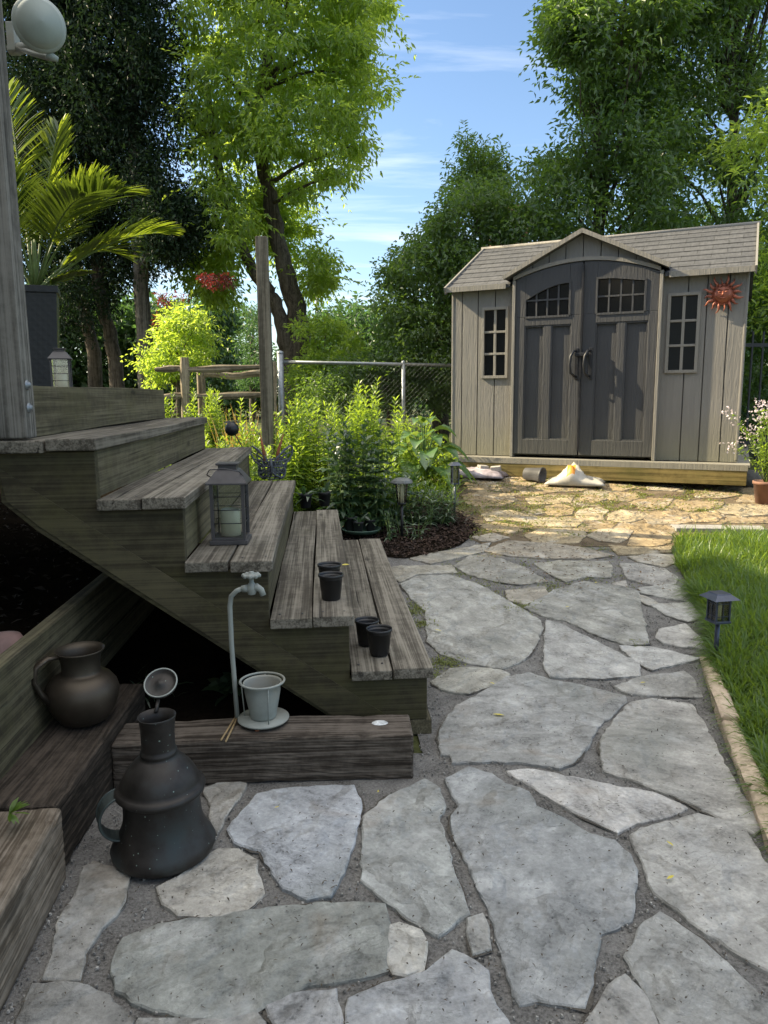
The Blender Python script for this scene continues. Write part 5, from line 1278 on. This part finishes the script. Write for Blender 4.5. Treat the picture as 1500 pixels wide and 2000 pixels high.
# street lamp pole far off
q = aty(619, 566, 24); m = MB(); m.tube([(0, 0, 0), (0, 0, q.z-.4)], [.07, .05], 8); m.tube([(0, 0, q.z-.42), (-.15, 0, q.z-.25), (-.45, 0, q.z-.05)], .03, 6)
tag(m.build('lamp_pole', MAT['steel'], loc=(q.x, 24, .4)), 'thin far grey street pole against the sky right of the big tree trunk', 'pole')
# iron fence at the right behind the shed
fy = 8.6; f = thing('picket_fence', 'dark iron picket fence at the right edge behind the shed', 'fence', (0, fy, H(fy)))
m = MB()
for z in (.25, 1.35): m.box((5.4, 0, z), (3.2, .02, .04))
for k in range(24): m.box((3.95+k*.12, 0, .75), (.018, .018, 1.5))
m.build('pickets', MAT['metal_black'], f)
# brick chimney beyond the trees
q = aty(992, 442, 19); m = MB(); m.box((0, 0, 2.0), (.9, .7, 4.0)); m.box((0, 0, 4.04), (1.05, .85, .12)); 
mt, t_, p_ = newmat('chimney_brick'); br = N(t_, 'TexBrick'); br.inputs['Scale'].default_value = 4; br.inputs['Color1'].default_value = (.42, .17, .12, 1); br.inputs['Color2'].default_value = (.34, .14, .10, 1); br.inputs['Mortar'].default_value = (.4, .36, .32, 1); t_.links.new(coords(t_, (1, 1, 1), (PI/2, 0, 0)), br.inputs[0]); t_.links.new(br.outputs[0], p_.inputs['Base Color'])
tag(m.build('brick_chimney', mt, loc=(q.x, 19, q.z-3.7)), 'reddish brick chimney glimpsed between the trees above the shed', 'chimney')

# ============================================================ TREES
def cluster_leaves(lv, C, R, per, L, W, droop=.6, squash=.6, dirout=None, fold=.2, sprays=0):
    """leaves in clumps around the centres C (k,3); R clump radius"""
    k = len(C); n = k*per
    c = np.repeat(C, per, 0); off = rng.normal(size=(n, 3)); off = unit(off)*(rng.random((n, 1))**.6); off[:, 2] *= squash
    rr = np.repeat(np.broadcast_to(R, (k,)), per)[:, None]
    pos = c+off*rr
    d = off*.8+rng.normal(size=(n, 3))*.6; d[:, 2] -= droop
    LL = rng.uniform(.6, 1.25, n)*L
    lv.add(leaf_arrays(pos, d, LL, LL*(W/L), fold=fold), np.clip(np.repeat(rng.random(k), per)*.45+rng.random(n)*.55, 0, 1))
def sprig_leaves(lv, C, R, ntw, nl, L, W, droop=.5, up=.2):
    """twigs leaving each clump centre with leaves set in pairs along them: feathery outlines"""
    k = len(C); n = k*ntw
    c = np.repeat(C, ntw, 0); d = unit(rng.normal(size=(n, 3))+np.array([0, 0, up])); R = np.repeat(np.broadcast_to(R, (k,)), ntw)
    tone = np.repeat(rng.random(k), ntw)
    for i in range(nl):
        t = .25+.75*(i+1)/nl
        p = c+d*(R*t)[:, None]; p = p.copy(); p[:, 2] -= (R*t*t*.35)
        for s in (-1, 1):
            sd = unit(np.cross(d, rng.normal(size=(n, 3))*.3+[0, 0, 1.]))*s
            dd = d*.7+sd*.9+rng.normal(size=(n, 3))*.25; dd[:, 2] -= droop
            LL = rng.uniform(.7, 1.2, n)*L
            lv.add(leaf_arrays(p, dd, LL, LL*(W/L), fold=.2), np.clip(tone*.45+rng.random(n)*.55, 0, 1))
def crown_pts(n, c, r, shell=.45, seed=0, lump=.22):
    g = np.random.default_rng(seed); v = unit(g.normal(size=(n, 3))); rad = (shell+(1-shell)*g.random(n)**.6)
    a = np.arctan2(v[:, 1], v[:, 0]); lum = 1+lump*np.sin(3*a+seed)+lump*.8*np.sin(5*a+4*v[:, 2]+seed*2)*np.cos(4*v[:, 2])
    return np.array(c)+v*rad[:, None]*lum[:, None]*np.array(r)
def limbs(m, base, tops, r0, seed=0, n=7, bend=.25):
    g = random.Random(seed)
    for t in tops:
        a = Vector(base); b = Vector(t); L = (b-a).length; pts = []; off = Vector((g.uniform(-1, 1), g.uniform(-1, 1), g.uniform(0, 1)))*L*bend*.5
        for i in range(n+1):
            s = i/n; pts.append(a.lerp(b, s)+off*math.sin(s*PI)*.6+Vector((g.uniform(-1, 1), g.uniform(-1, 1), 0))*L*.012)
        m.tube(pts, [r0*(1-.85*i/n) for i in range(n+1)], 7)

# --- the big leaning tree left of centre
TY = 12.0
def tpt(px, py, Y=TY): q = aty(px, py, Y); return (q.x, q.y, q.z)
bx = aty(572, 700, TY).x
big = thing('leaning_tree', 'large sunlit tree with two leaning trunks and yellow green leaves left of the open sky', 'tree', (bx, TY, H(TY)))
def rel(p, o): return (p[0]-o.location.x, p[1]-o.location.y, p[2]-o.location.z)
m = MB()
tr1 = [(bx+.02, TY, H(TY)-.1), tpt(575, 700), tpt(588, 640), tpt(566, 560), tpt(545, 480), tpt(530, 400), tpt(512, 320), tpt(500, 230), tpt(520, 130), tpt(540, 20), tpt(560, -80)]
tr2 = [(bx, TY+.1, H(TY)-.1), tpt(565, 690), tpt(552, 640), tpt(537, 590), tpt(520, 560), tpt(495, 532), tpt(470, 470), tpt(440, 380), tpt(415, 260), tpt(400, 140)]
def wob(pts, n=4):
    out = []
    for i in range(len(pts)-1):
        a, b = Vector(pts[i]), Vector(pts[i+1])
        for k in range(n): out.append(a.lerp(b, k/n)+Vector((rng.normal()*.012, rng.normal()*.012, 0)))
    out.append(Vector(pts[-1])); return out
t1 = wob([rel(p, big) for p in tr1]); m.tube(t1, [.20-.15*(i/(len(t1)-1))**.8+rng.normal()*.006 for i in range(len(t1))], 14)
t2 = wob([rel(p, big) for p in tr2]); m.tube(t2, [.17-.13*(i/(len(t2)-1))**.7+rng.normal()*.008 for i in range(len(t2))], 14)
CL = []
g = np.random.default_rng(9)
# crown outline in the photo's own shape, filled in depth
def fill(n, polys, Y0, Y1, seed):
    g = np.random.default_rng(seed); out = []
    while len(out) < n:
        pl_ = polys[g.integers(len(polys))]; xs = [p[0] for p in pl_]; ys = [p[1] for p in pl_]
        x = g.uniform(min(xs), max(xs)); y = g.uniform(min(ys), max(ys))
        if inpoly(x, y, pl_):
            q = aty(x, y, g.uniform(Y0, Y1)); out.append((q.x, q.y, q.z))
    return np.array(out)
crownA = [(345, 40), (420, -60), (700, -80), (780, 10), (715, 60), (705, 130), (765, 165), (735, 245), (690, 310), (680, 360), (640, 385), (590, 390), (560, 460), (540, 520), (470, 520), (420, 500), (395, 430), (375, 300), (350, 180)]
crownAtop = [(360, -60), (420, -300), (560, -460), (700, -330), (790, -100), (700, -60)]
strag = [(590, 490), (640, 500), (640, 560), (600, 580), (575, 540)]
lowleft = [(350, 470), (470, 450), (500, 560), (450, 590), (370, 560)]
Ca = np.concatenate([fill(300, [crownA], TY-1.6, TY+1.8, 1), fill(120, [crownAtop], TY-1.5, TY+1.5, 2), fill(14, [strag], TY-.6, TY+.3, 3), fill(40, [lowleft], TY-.4, TY+1, 4)])
bl = np.array(big.location)
for i in range(len(Ca)):
    k_ = Ca[i]-np.array(CAM); dz = k_ @ np.array(_f); X_ = 750+F*(k_ @ np.array(_r))/dz; Y_ = 1000-F*(k_ @ np.array(_u))/dz
    tx = 505+(Y_-320)*.24
    if Y_ > 300 and abs(X_-tx) < 55 and Ca[i][1] < TY+.5: Ca[i][1] = TY+.5+rng.random()*1.2
    if Y_ > 470 and 450 < X_ < 600 and Ca[i][1] < TY+1.: Ca[i] = Ca[i]+np.array([0, 1.6, 1.2])
ends = [tuple(Ca[i]-bl) for i in range(0, 300, 9)]
for e in ends:
    e = Vector(e); best = min(t1[14:]+t2[14:], key=lambda q: (q-e).length+max(0, q.z-e.z)*1.5); limbs(m, best, [e], .035, seed=int(e.x*100) % 97)
m.build('trunk', MAT['bark'], big)
lv = LV(); R = rng.uniform(.22, .42, len(Ca)); cluster_leaves(lv, Ca-bl, R, 120, .11, .04, droop=.7); sprig_leaves(lv, Ca[::2]-bl, .65, 5, 5, .10, .036)
lv.build('crown', MAT['boxelder'], big)

# --- dark evergreens at the left
def evergreen(label, trunk_px, Y, crown, n, tp=None, r0=.13, lean=0, per=120, bare=None):
    x0 = aty(trunk_px[0], 760, Y).x
    t = thing('evergreen_tree', label, 'tree', (x0, Y, H(Y)), 0, 'dark evergreens at the left')
    m = MB(); pts = [Vector((0, 0, -.1))]
    for px, py in trunk_px[1]: q = aty(px, py, Y); pts.append(Vector((q.x-x0, 0, q.z-H(Y))))
    w_ = wob(pts, 3); m.tube(w_, [r0*(1-.55*i/(len(w_)-1))+rng.normal()*.004 for i in range(len(w_))], 12)
    C_ = fill(n, crown, Y-1.1, Y+1.1, int(Y*10)+n)-np.array(t.location)
    for i in range(0, n, 7):
        e = Vector(C_[i]); s = min(w_, key=lambda q: abs(q.z-(e.z-.3))+.0); limbs(m, s, [e], .022, seed=i, bend=.1)
    m.build('trunk', MAT['palebark'] if 'nearest' in label else MAT['bark'], t)
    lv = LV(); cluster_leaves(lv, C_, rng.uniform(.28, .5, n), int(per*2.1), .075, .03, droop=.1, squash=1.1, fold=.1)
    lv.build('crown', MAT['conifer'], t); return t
evergreen('dark evergreen with the nearest straight pale trunk right of the potted palm', (282, [(280, 640), (273, 520), (268, 400), (262, 250), (255, 60), (250, -150)]), 11.6, [[(130, -120), (300, -140), (325, 60), (345, 200), (362, 330), (330, 390), (240, 380), (180, 300), (120, 250)], [(290, 400), (385, 420), (360, 470), (300, 470)], [(150, -420), (330, -400), (320, -120), (130, -120)]], 330, per=170)
evergreen('dark evergreen with a dark trunk behind the tall planter', (232, [(225, 700), (205, 620), (190, 540), (180, 400), (170, 200), (160, 0)]), 12.4, [[(40, 60), (200, -60), (310, 150), (320, 380), (300, 560), (240, 590), (130, 590), (60, 500), (20, 300)], [(0, -300), (180, -420), (220, -60), (0, 0)]], 360, per=170)
evergreen('dark multi trunked evergreen farthest left behind the palm fronds', (190, [(182, 690), (168, 620), (150, 520), (140, 360), (120, 200)]), 12.9, [[(-60, 0), (120, -60), (220, 200), (220, 620), (130, 640), (-60, 640)], [(-80, -260), (120, -260), (120, 0), (-60, 0)]], 300, per=170)
# --- trees at the right
def broadleaf(name, label, cat, base_px, Y, polys, n, mat, depth=1.6, per=90, L=.10, W=.04, R=(.28, .5), trunk=.14, sprig=3, bark='bark', group=None, droop=.4, tops=None):
    x0 = aty(base_px, 760, Y).x
    t = thing(name, label, cat, (x0, Y, H(Y)), 0, group)
    C_ = fill(n, polys, Y-depth, Y+depth, int(Y*7)+n)-np.array(t.location)
    zs = C_[:, 2].mean(); m = MB(); topz = C_[:, 2].max()*.75; cx = C_[:, 0].mean()
    tr = wob([Vector((0, 0, -.1)), Vector((cx*.1, 0, topz*.3)), Vector((cx*.4, 0, topz*.6)), Vector((cx*.7, 0, topz))], 5)
    m.tube(tr, [trunk*(1-.7*i/(len(tr)-1)) for i in range(len(tr))], 10)
    for i in range(0, n, 8):
        e = Vector(C_[i]); s = min(tr, key=lambda q: abs(q.z-e.z*.72)); limbs(m, s, [e], trunk*.22, seed=i, bend=.15)
    m.build('trunk', MAT[bark], t)
    lv = LV(); cluster_leaves(lv, C_, rng.uniform(R[0], R[1], n), per, L, W, droop=droop)
    if sprig: sprig_leaves(lv, C_[::2], R[1]*1.25, sprig, 5, L*.95, W*.95, droop=.3, up=.5)
    lv.build('crown', mat, t); return t
broadleaf('broadleaf_tree', 'tall dark green tree rising behind the middle of the shed', 'tree', 1150, 11.3, [[(1120, 120), (1150, 110), (1165, 60), (1200, 90), (1250, 80), (1300, 130), (1340, 300), (1330, 520), (1080, 520), (1010, 440), (1035, 350), (1060, 300), (1095, 280), (1130, 220)], [(1220, -200), (1290, -260), (1330, 60), (1260, 60)], [(1112, 10), (1135, 0), (1140, 80), (1120, 100)]], 460, MAT['ash'], per=140)
broadleaf('broadleaf_tree', 'dense dark green tree rising behind the right end of the shed', 'tree', 1420, 12.2, [[(1250, 0), (1330, -60), (1480, 0), (1620, 60), (1640, 560), (1280, 560), (1240, 300), (1230, 110)], [(1290, -300), (1560, -340), (1560, 0), (1280, 0)]], 480, MAT['ash'], per=140)
broadleaf('broadleaf_tree', 'lighter green tree at the right edge with long drooping leaves', 'tree', 1640, 9.6, [[(1450, 180), (1560, 120), (1640, 440), (1520, 470), (1440, 420), (1420, 330)], [(1460, 480), (1640, 480), (1640, 640), (1500, 640)]], 70, MAT['boxelder'], depth=.6, per=60, L=.11, W=.035, trunk=.08)
broadleaf('round_tree', 'rounded dark tree with small leaves left of the shed roof', 'tree', 860, 10.8, [[(765, 500), (810, 480), (850, 425), (885, 380), (940, 350), (985, 360), (1010, 460), (960, 560), (900, 760), (780, 770), (755, 690), (750, 590), (745, 560)]], 330, MAT['ash'], depth=1.1, per=120, L=.065, W=.035, R=(.18, .34))
broadleaf('broadleaf_tree', 'slim feathery topped tree between the round tree and the open sky', 'tree', 930, 12.1, [[(905, 275), (930, 262), (950, 290), (985, 300), (1000, 360), (900, 400), (870, 370), (900, 330)]], 60, MAT['ash'], depth=.6, per=55, L=.09, W=.03, R=(.18, .32), trunk=.07)
# --- middle distance
broadleaf('broadleaf_tree', 'mid green spreading tree in the middle distance beyond the chain link fence', 'tree', 690, 19, [[(600, 640), (640, 605), (690, 592), (740, 610), (770, 650), (770, 745), (600, 745)]], 150, MAT['faricon'], depth=2, per=80, L=.15, W=.07, R=(.3, .6), sprig=2)
broadleaf('round_tree', 'far bluish green round tree behind the split rail fence', 'tree', 420, 26, [[(370, 610), (400, 580), (430, 585), (465, 620), (470, 690), (450, 760), (360, 760)]], 120, MAT['faricon'], depth=2, per=90, L=.2, W=.1, R=(.5, .9), sprig=0)
broadleaf('spruce_tree', 'far pale grey green conifer just left of the tall wooden post', 'tree', 492, 22, [[(484, 590), (500, 590), (515, 680), (515, 760), (470, 760), (474, 680)]], 70, MAT['faricon'], depth=1, per=60, L=.12, W=.04, R=(.25, .45), sprig=0, trunk=.12)
broadleaf('garden_shrub', 'bright yellow green sunlit shrub beside the evergreen trunks', 'shrub', 345, 9.2, [[(310, 640), (340, 612), (380, 610), (400, 650), (410, 690), (390, 715), (290, 760), (285, 690)]], 70, MAT['boxelder'], depth=.35, per=70, L=.06, W=.026, R=(.12, .26), trunk=.05)
broadleaf('japanese_maple', 'small red leaved maple showing between the evergreen and the big tree', 'tree', 335, 9.9, [[(325, 540), (370, 555), (350, 590), (320, 640), (305, 640)], [(385, 540), (440, 540), (445, 560), (395, 564)], [(395, 541), (440, 541), (442, 558)]], 12, MAT['maple'], depth=.25, per=60, L=.055, W=.018, R=(.08, .15), trunk=.05, sprig=2)
broadleaf('garden_shrub', 'shaded green shrub low between the chain link fence and the round tree', 'shrub', 760, 9.9, [[(600, 740), (680, 700), (760, 690), (880, 690), (890, 800), (600, 800)]], 110, MAT['ash'], depth=.4, per=90, L=.06, W=.03, R=(.14, .26), trunk=.04)
broadleaf('garden_shrub', 'sunlit vine covered shrub at the foot of the big leaning tree', 'shrub', 610, 11.0, [[(580, 640), (640, 630), (700, 660), (720, 760), (570, 770), (590, 700)]], 90, MAT['boxelder'], depth=.5, per=85, L=.07, W=.035, R=(.14, .28), trunk=.04)
broadleaf('garden_shrub', 'dark low shrub at the right edge behind the iron fence', 'shrub', 1520, 9.9, [[(1440, 560), (1620, 560), (1620, 860), (1440, 860)]], 90, MAT['ash'], depth=.4, per=85, L=.07, W=.04, R=(.16, .32), trunk=.04)
# wood and hedges that close the garden off behind everything (one uncountable mass)
lv = LV()
C_ = np.concatenate([fill(240, [[(-80, 560), (330, 600), (330, 800), (-80, 800)]], 15, 17, 51), fill(260, [[(250, 735), (900, 745), (900, 800), (250, 800)]], 27, 31, 52), fill(60, [[(540, 690), (760, 690), (760, 745), (540, 745)]], 27, 30, 53), fill(260, [[(850, 560), (1640, 540), (1640, 840), (850, 840)]], 15.5, 17, 54)])
cluster_leaves(lv, C_, .8, 100, .18, .09, droop=.3)
tag(lv.build('far_hedge', MAT['faricon']), 'mass of hedges and shrubs closing the garden behind the trees', 'hedge', kind='stuff')

# ============================================================ THE FLOWER BED
def lanky(label, c, nst, spread, hgt, mat, group=None, L=.10, W=.018, name='leafy_perennial', cat='plant', step=.032, whorl=4, droop=.45):
    t = thing(name, label, cat, (c[0], c[1], H(c[1])), 0, group)
    m = MB(); lv = LV()
    for k in range(nst):
        a = rng.random()*6.28; r = spread*math.sqrt(rng.random()); b = Vector((r*math.cos(a), r*math.sin(a)*.8, 0)); h = hgt*rng.uniform(.72, 1.1)
        tip = b+Vector((rng.normal()*.05+b.x*.15, rng.normal()*.05+b.y*.1, h)); pts = [b.lerp(tip, i/5)+Vector((0, 0, 0)) for i in range(6)]
        m.tube(pts, [.004*(1-.6*i/5) for i in range(6)], 4, caps=False)
        nl = int(h*.86/step); ts = np.linspace(.16, 1, nl)
        for j in range(whorl):
            ang = ts*nl*2.4+j*6.28/whorl+rng.random(nl)*.8; pos = np.array(b)+(np.array(tip)-np.array(b))*ts[:, None]
            up = .25+ts**4*1.6
            d = np.stack([np.cos(ang), np.sin(ang), up], 1); LL = L*rng.uniform(.75, 1.2, nl)*(1-.45*ts**3)
            lv.add(long_leaf_arrays(pos, d, LL, LL*(W/L), droop=droop+rng.random(nl)*.5, seg=2), np.clip(rng.random(nl), 0, 1))
    m.build('stems', MAT['stem'], t); lv.build('leaves', mat, t); return t
GR = 'bright leafy perennials in the flower bed'
spots = [(-.66, 6.15, .86, 'sunlit yellow green perennials just right of the tall wooden post'), (-.34, 6.35, .98, 'tallest sunlit yellow green perennials behind the dark peony'), (-.16, 6.7, .78, 'sunlit yellow green perennials left of the hosta'), (-.95, 6.35, .66, 'sunlit perennials behind the butterfly planter'), (.22, 7.9, .55, 'yellow green perennials behind the hosta'), (-2.25, 7.7, .85, 'tall yellow green plants before the split rail fence at its left'), (-2.75, 7.6, .8, 'yellow green plants before the rail fence nearest the evergreen trunk'), (-1.7, 7.6, .8, 'yellow green plants before the rail fence nearest the tall post'), (-.98, 5.68, .62, 'sunlit perennials at the foot of the tall wooden post'), (-1.35, 6.6, .55, 'grassy yellow green perennials behind the ball stake'), (-1.75, 6.9, .36, 'grassy yellow green plants at the end of the deck stairs'), (-.12, 5.95, .45, 'yellow green perennials rising over the mulch bed')]
for x, y, h, lb in spots: lanky(lb, (x, y), 26 if h > .6 else 22, .27, h, MAT['bright'], GR, L=.15, W=.024, step=.036)
lanky('dark green peony clump in the shade beyond the step pots', (-.22, 5.45), 34, .22, .74, MAT['peony'], None, L=.13, W=.04, name='peony_clump', step=.06, whorl=4)
lanky('second dark leafy clump in shade between the peony and the domed light', (.12, 5.62), 26, .18, .36, MAT['peony'], None, L=.12, W=.03, name='peony_clump', step=.05, whorl=4)
lanky('dark feathery lily plant beside the domed path light', (.36, 5.6), 16, .14, .28, MAT['peony'], None, L=.10, W=.012, name='lily_plant', step=.022, whorl=4)
lanky('small upright lily shoot between the two path lights', (.52, 5.65), 3, .05, .30, MAT['peony'], None, L=.08, W=.010, name='lily_plant', step=.014, whorl=4)
lanky('low green shoots at the edge of the mulch', (.12, 5.25), 12, .14, .20, MAT['peony'], None, L=.09, W=.014, name='lily_plant', step=.03, whorl=3)
# dried ornamental stalks
lv = LV(); c = aty(475, 800, 6.9); n = 60
pos = np.stack([rng.normal(size=n)*.10, rng.normal(size=n)*.08, np.zeros(n)], 1); d = rng.normal(size=(n, 3))*.16; d[:, 2] = 1
lv.add(long_leaf_arrays(pos, d, rng.uniform(.6, .95, n), .012, droop=.15, seg=4)); o = lv.build('dried_stalks', leafmat('straw', (.35, .22, .05), (.5, .34, .10), (.6, .4, .08), .4)); o.location = (c.x, 6.9, H(6.9)); tag(o, 'upright orange brown dried stalks left of the tall wooden post', 'dry plant')
# green fill under the perennials (uncountable)
lv = LV(); n = 5200; pos = np.stack([rng.uniform(-2.1, .62, n), rng.uniform(6.2, 9.2, n), np.full(n, .3)], 1); pos[:, 2] = [H(y) for y in pos[:, 1]]
d = rng.normal(size=(n, 3))*.5; d[:, 2] = 1; lv.add(long_leaf_arrays(pos, d, rng.uniform(.15, .45, n), .014, droop=.8, seg=3))
n = 9000; pos = np.stack([rng.uniform(-2.8, .7, n), rng.uniform(6.4, 9.4, n), rng.uniform(.3, .75, n)], 1); lv.add(leaf_arrays(pos, rng.normal(size=(n, 3)), .05, .025))
tag(lv.build('ground_cover', MAT['bright']), 'low green growth filling the flower bed up to the fences', 'ground cover', kind='stuff')

# hosta by the shed
c = aty(828, 880, 7.15); hz = H(7.15); hb = np.array([c.x, 7.15, hz])
ho = thing('hosta', 'large leaved green hosta growing against the left corner of the shed', 'plant', (c.x, 7.15, hz))
def blade(L, W, a, el, droop, base, nx=6, ny=10):
    vs = []; fs = []; d = np.array([math.cos(a), math.sin(a)])
    for i in range(ny+1):
        t = i/ny; r = L*t; z = base[2]+math.sin(el)*r-droop*r*r/L*.9; rr = math.cos(el)*r
        w_ = W*.5*(math.sin(PI*min(1, t**.62))**.8)*(1 if t < .97 else .3)
        for j in range(-3, 4):
            u = j/3; lift = (abs(u)**1.3)*w_*.38+math.sin(t*24)*.004*abs(u)
            vs.append((base[0]+d[0]*rr-d[1]*w_*u, base[1]+d[1]*rr+d[0]*w_*u, z+lift))
    for i in range(ny):
        for j in range(6): k = i*7+j; fs.append((k, k+1, k+8, k+7))
    return vs, fs
mh, th, ph_ = newmat('hosta_leaf')
MAT['hosta'] = leafmat('hosta_blade', (.05, .13, .03), (.13, .22, .045), (.30, .42, .06), .35, gloss=.07)
k = 0
for ring, (nr, zz, rr_, el, L) in enumerate([(5, .58, .03, .9, .20), (8, .47, .10, .55, .25), (11, .34, .18, .3, .27), (12, .20, .24, .1, .28)]):
    for i in range(nr):
        a = 2*PI*i/nr+ring*.5+rng.normal()*.15; sz = L*rng.uniform(.85, 1.15); z_ = zz*rng.uniform(.9, 1.1)
        vs, fs = blade(sz, sz*.80, a, el, .85, (math.cos(a)*rr_, math.sin(a)*rr_, z_))
        m = MB(); m.add(vs, fs, True); m.tube([(0, 0, 0), (math.cos(a)*rr_*.4, math.sin(a)*rr_*.4, z_*.6), vs[3]], .005, 5, caps=False)
        m.build('leaf', MAT['hosta'], ho, recalc=False)
# weeds under the stairs
lv = LV()
for px, py in ((430, 1385), (418, 1375), (445, 1372)):
    c = atz(px, py, .02); n = 7; pos = np.tile([c.x, c.y+.15, 0.02], (n, 1))+rng.normal(size=(n, 3))*.008; d = rng.normal(size=(n, 3)); d[:, 2] = 1.2; lv.add(long_leaf_arrays(pos, d, rng.uniform(.07, .15, n), .045, droop=.8, seg=4))
tag(lv.build('weed_seedling', MAT['peony']), 'small broad leaved weed growing in the dark beside the tap stand', 'weed')
lv = LV(); c = atz(270, 1395, .03); n = 26; pos = np.tile([c.x, c.y+.2, .02], (n, 1))+rng.normal(size=(n, 3))*np.array([.07, .05, 0]); d = rng.normal(size=(n, 3))*.6; d[:, 2] = 1; lv.add(long_leaf_arrays(pos, d, rng.uniform(.06, .16, n), .009, droop=.6, seg=3)); tag(lv.build('weed_tuft', MAT['peony']), 'thin dark weeds between the brass jug and the timber', 'weed')
lv = LV(); c = atz(14, 1545, .30); n = 12; pos = np.tile([c.x, c.y, .24], (n, 1)); d = rng.normal(size=(n, 3)); d[:, 2] = .5; d[:, 0] = np.abs(d[:, 0]); lv.add(long_leaf_arrays(pos, d, .055, .014, droop=.5, seg=3)); tag(lv.build('weed_tuft', MAT['grass']), 'tiny green weed rooted at the base of the retaining wall', 'weed')

# ============================================================ POTTED PALM ON THE DECK
PY = 5.75; pb = aty(83, 757, PY)
palm = thing('potted_palm', 'potted palm with arching fronds in a tall dark tapered planter on the deck', 'potted plant', (pb.x, PY, 1.277), .35)
hz = aty(83, 562, PY).z-1.277
mt, t_, p_ = newmat('woven_planter'); v = coords(t_, (1, 1, 1), (0, 0, 0)); 
ck = N(t_, 'TexWave'); ck.wave_type = 'BANDS'; ck.bands_direction = 'DIAGONAL'; ck.inputs['Scale'].default_value = 9; t_.links.new(v, ck.inputs[0])
ck2 = N(t_, 'TexWave'); ck2.bands_direction = 'DIAGONAL'; ck2.inputs['Scale'].default_value = 9; t_.links.new(coords(t_, (-1, -1, 1)), ck2.inputs[0])
p_.inputs['Base Color'].default_value = (.014, .017, .02, 1); p_.inputs['Roughness'].default_value = .5; bump(t_, p_, nmath(t_, 'MAXIMUM', ck.outputs[1], ck2.outputs[1]), .2, .004)
m = MB(); wt, wb_ = .168, .115
rings = [(wb_, 0), (wt-.012, hz-.05), (wt, hz-.05), (wt, hz), (wt-.022, hz), (wt-.028, hz-.06)]
vs = []
for r, z in rings: vs += [(-r, -r, z), (r, -r, z), (r, r, z), (-r, r, z)]
fs = [(3, 2, 1, 0), (20, 21, 22, 23)]
for i in range(5):
    for j in range(4): fs.append((i*4+j, i*4+(j+1) % 4, i*4+4+(j+1) % 4, i*4+4+j))
m.add(vs, fs); m.build('planter', mt, palm, bevel=.004)
def frond(base, a, el, L, droop, nl=34, ll=.34, tw=0):
    m = MB(); lv = LV(); pts = []
    for i in range(13):
        t = i/12; r = L*t; pts.append(Vector((base[0]+math.cos(a)*math.cos(el)*r, base[1]+math.sin(a)*math.cos(el)*r, base[2]+math.sin(el)*r-droop*L*t**2.3)))
    m.tube(pts, [.010*(1-.85*i/12)+.001 for i in range(13)], 6)
    P_, D_l, LL = [], [], []
    for k in range(nl):
        t = .30+.70*k/(nl-1); i = min(11, int(t*12)); f = t*12-i; p = pts[i].lerp(pts[i+1], f); d = (pts[i+1]-pts[i]).normalized()
        sd = d.cross(Vector((0, 0, 1))).normalized(); up = sd.cross(d)
        for s in (-1, 1):
            q = d*(.55+.9*t*t)+sd*s*(1.0-.35*t)+up*(.30)+Vector(rng.normal(size=3)*.05); P_.append(p); D_l.append(q); LL.append(ll*(math.sin(PI*(.18+.74*(t-.3)/.7)))**.7)
    lv.add(long_leaf_arrays(np.array(P_), np.array(D_l), np.array(LL), .025, droop=.3, seg=4, up=np.array([[0, 0, 1.]]*len(P_))+rng.normal(size=(len(P_), 3))*.25))
    s_ = m.build('frond_stem', MAT['stem'], None); f_ = lv.build('frond', MAT['palm'], palm); s_.parent = f_
b_ = (0, 0, hz-.04)
for a, el, L, dr in [(-.35, .95, 1.35, .38), (-.75, .85, 1.25, .36), (.35, .72, 1.2, .28), (.15, 1.2, 1.35, .42), (1.2, 1.35, 1.5, .2), (2.2, 1.35, 1.62, .10), (-1.6, 1.2, 1.1, .35), (2.9, 1.1, 1.1, .45), (.6, .85, .9, .4), (-2.4, 1.2, 1.2, .3), (-.1, .45, .45, .15)]:
    frond(b_, a-.35, el, L*1.08, dr, nl=56, ll=.40 if L > .6 else .14)
m = MB()
for k in range(5):
    a = k*1.3; m.tube([(.03*math.cos(a), .03*math.sin(a), hz-.08), (.015*math.cos(a), .015*math.sin(a), hz+.15), (.03*math.cos(a), .03*math.sin(a), hz+.4)], [.018, .014, .006], 7)
m.build('stem', MAT['stem'], palm)
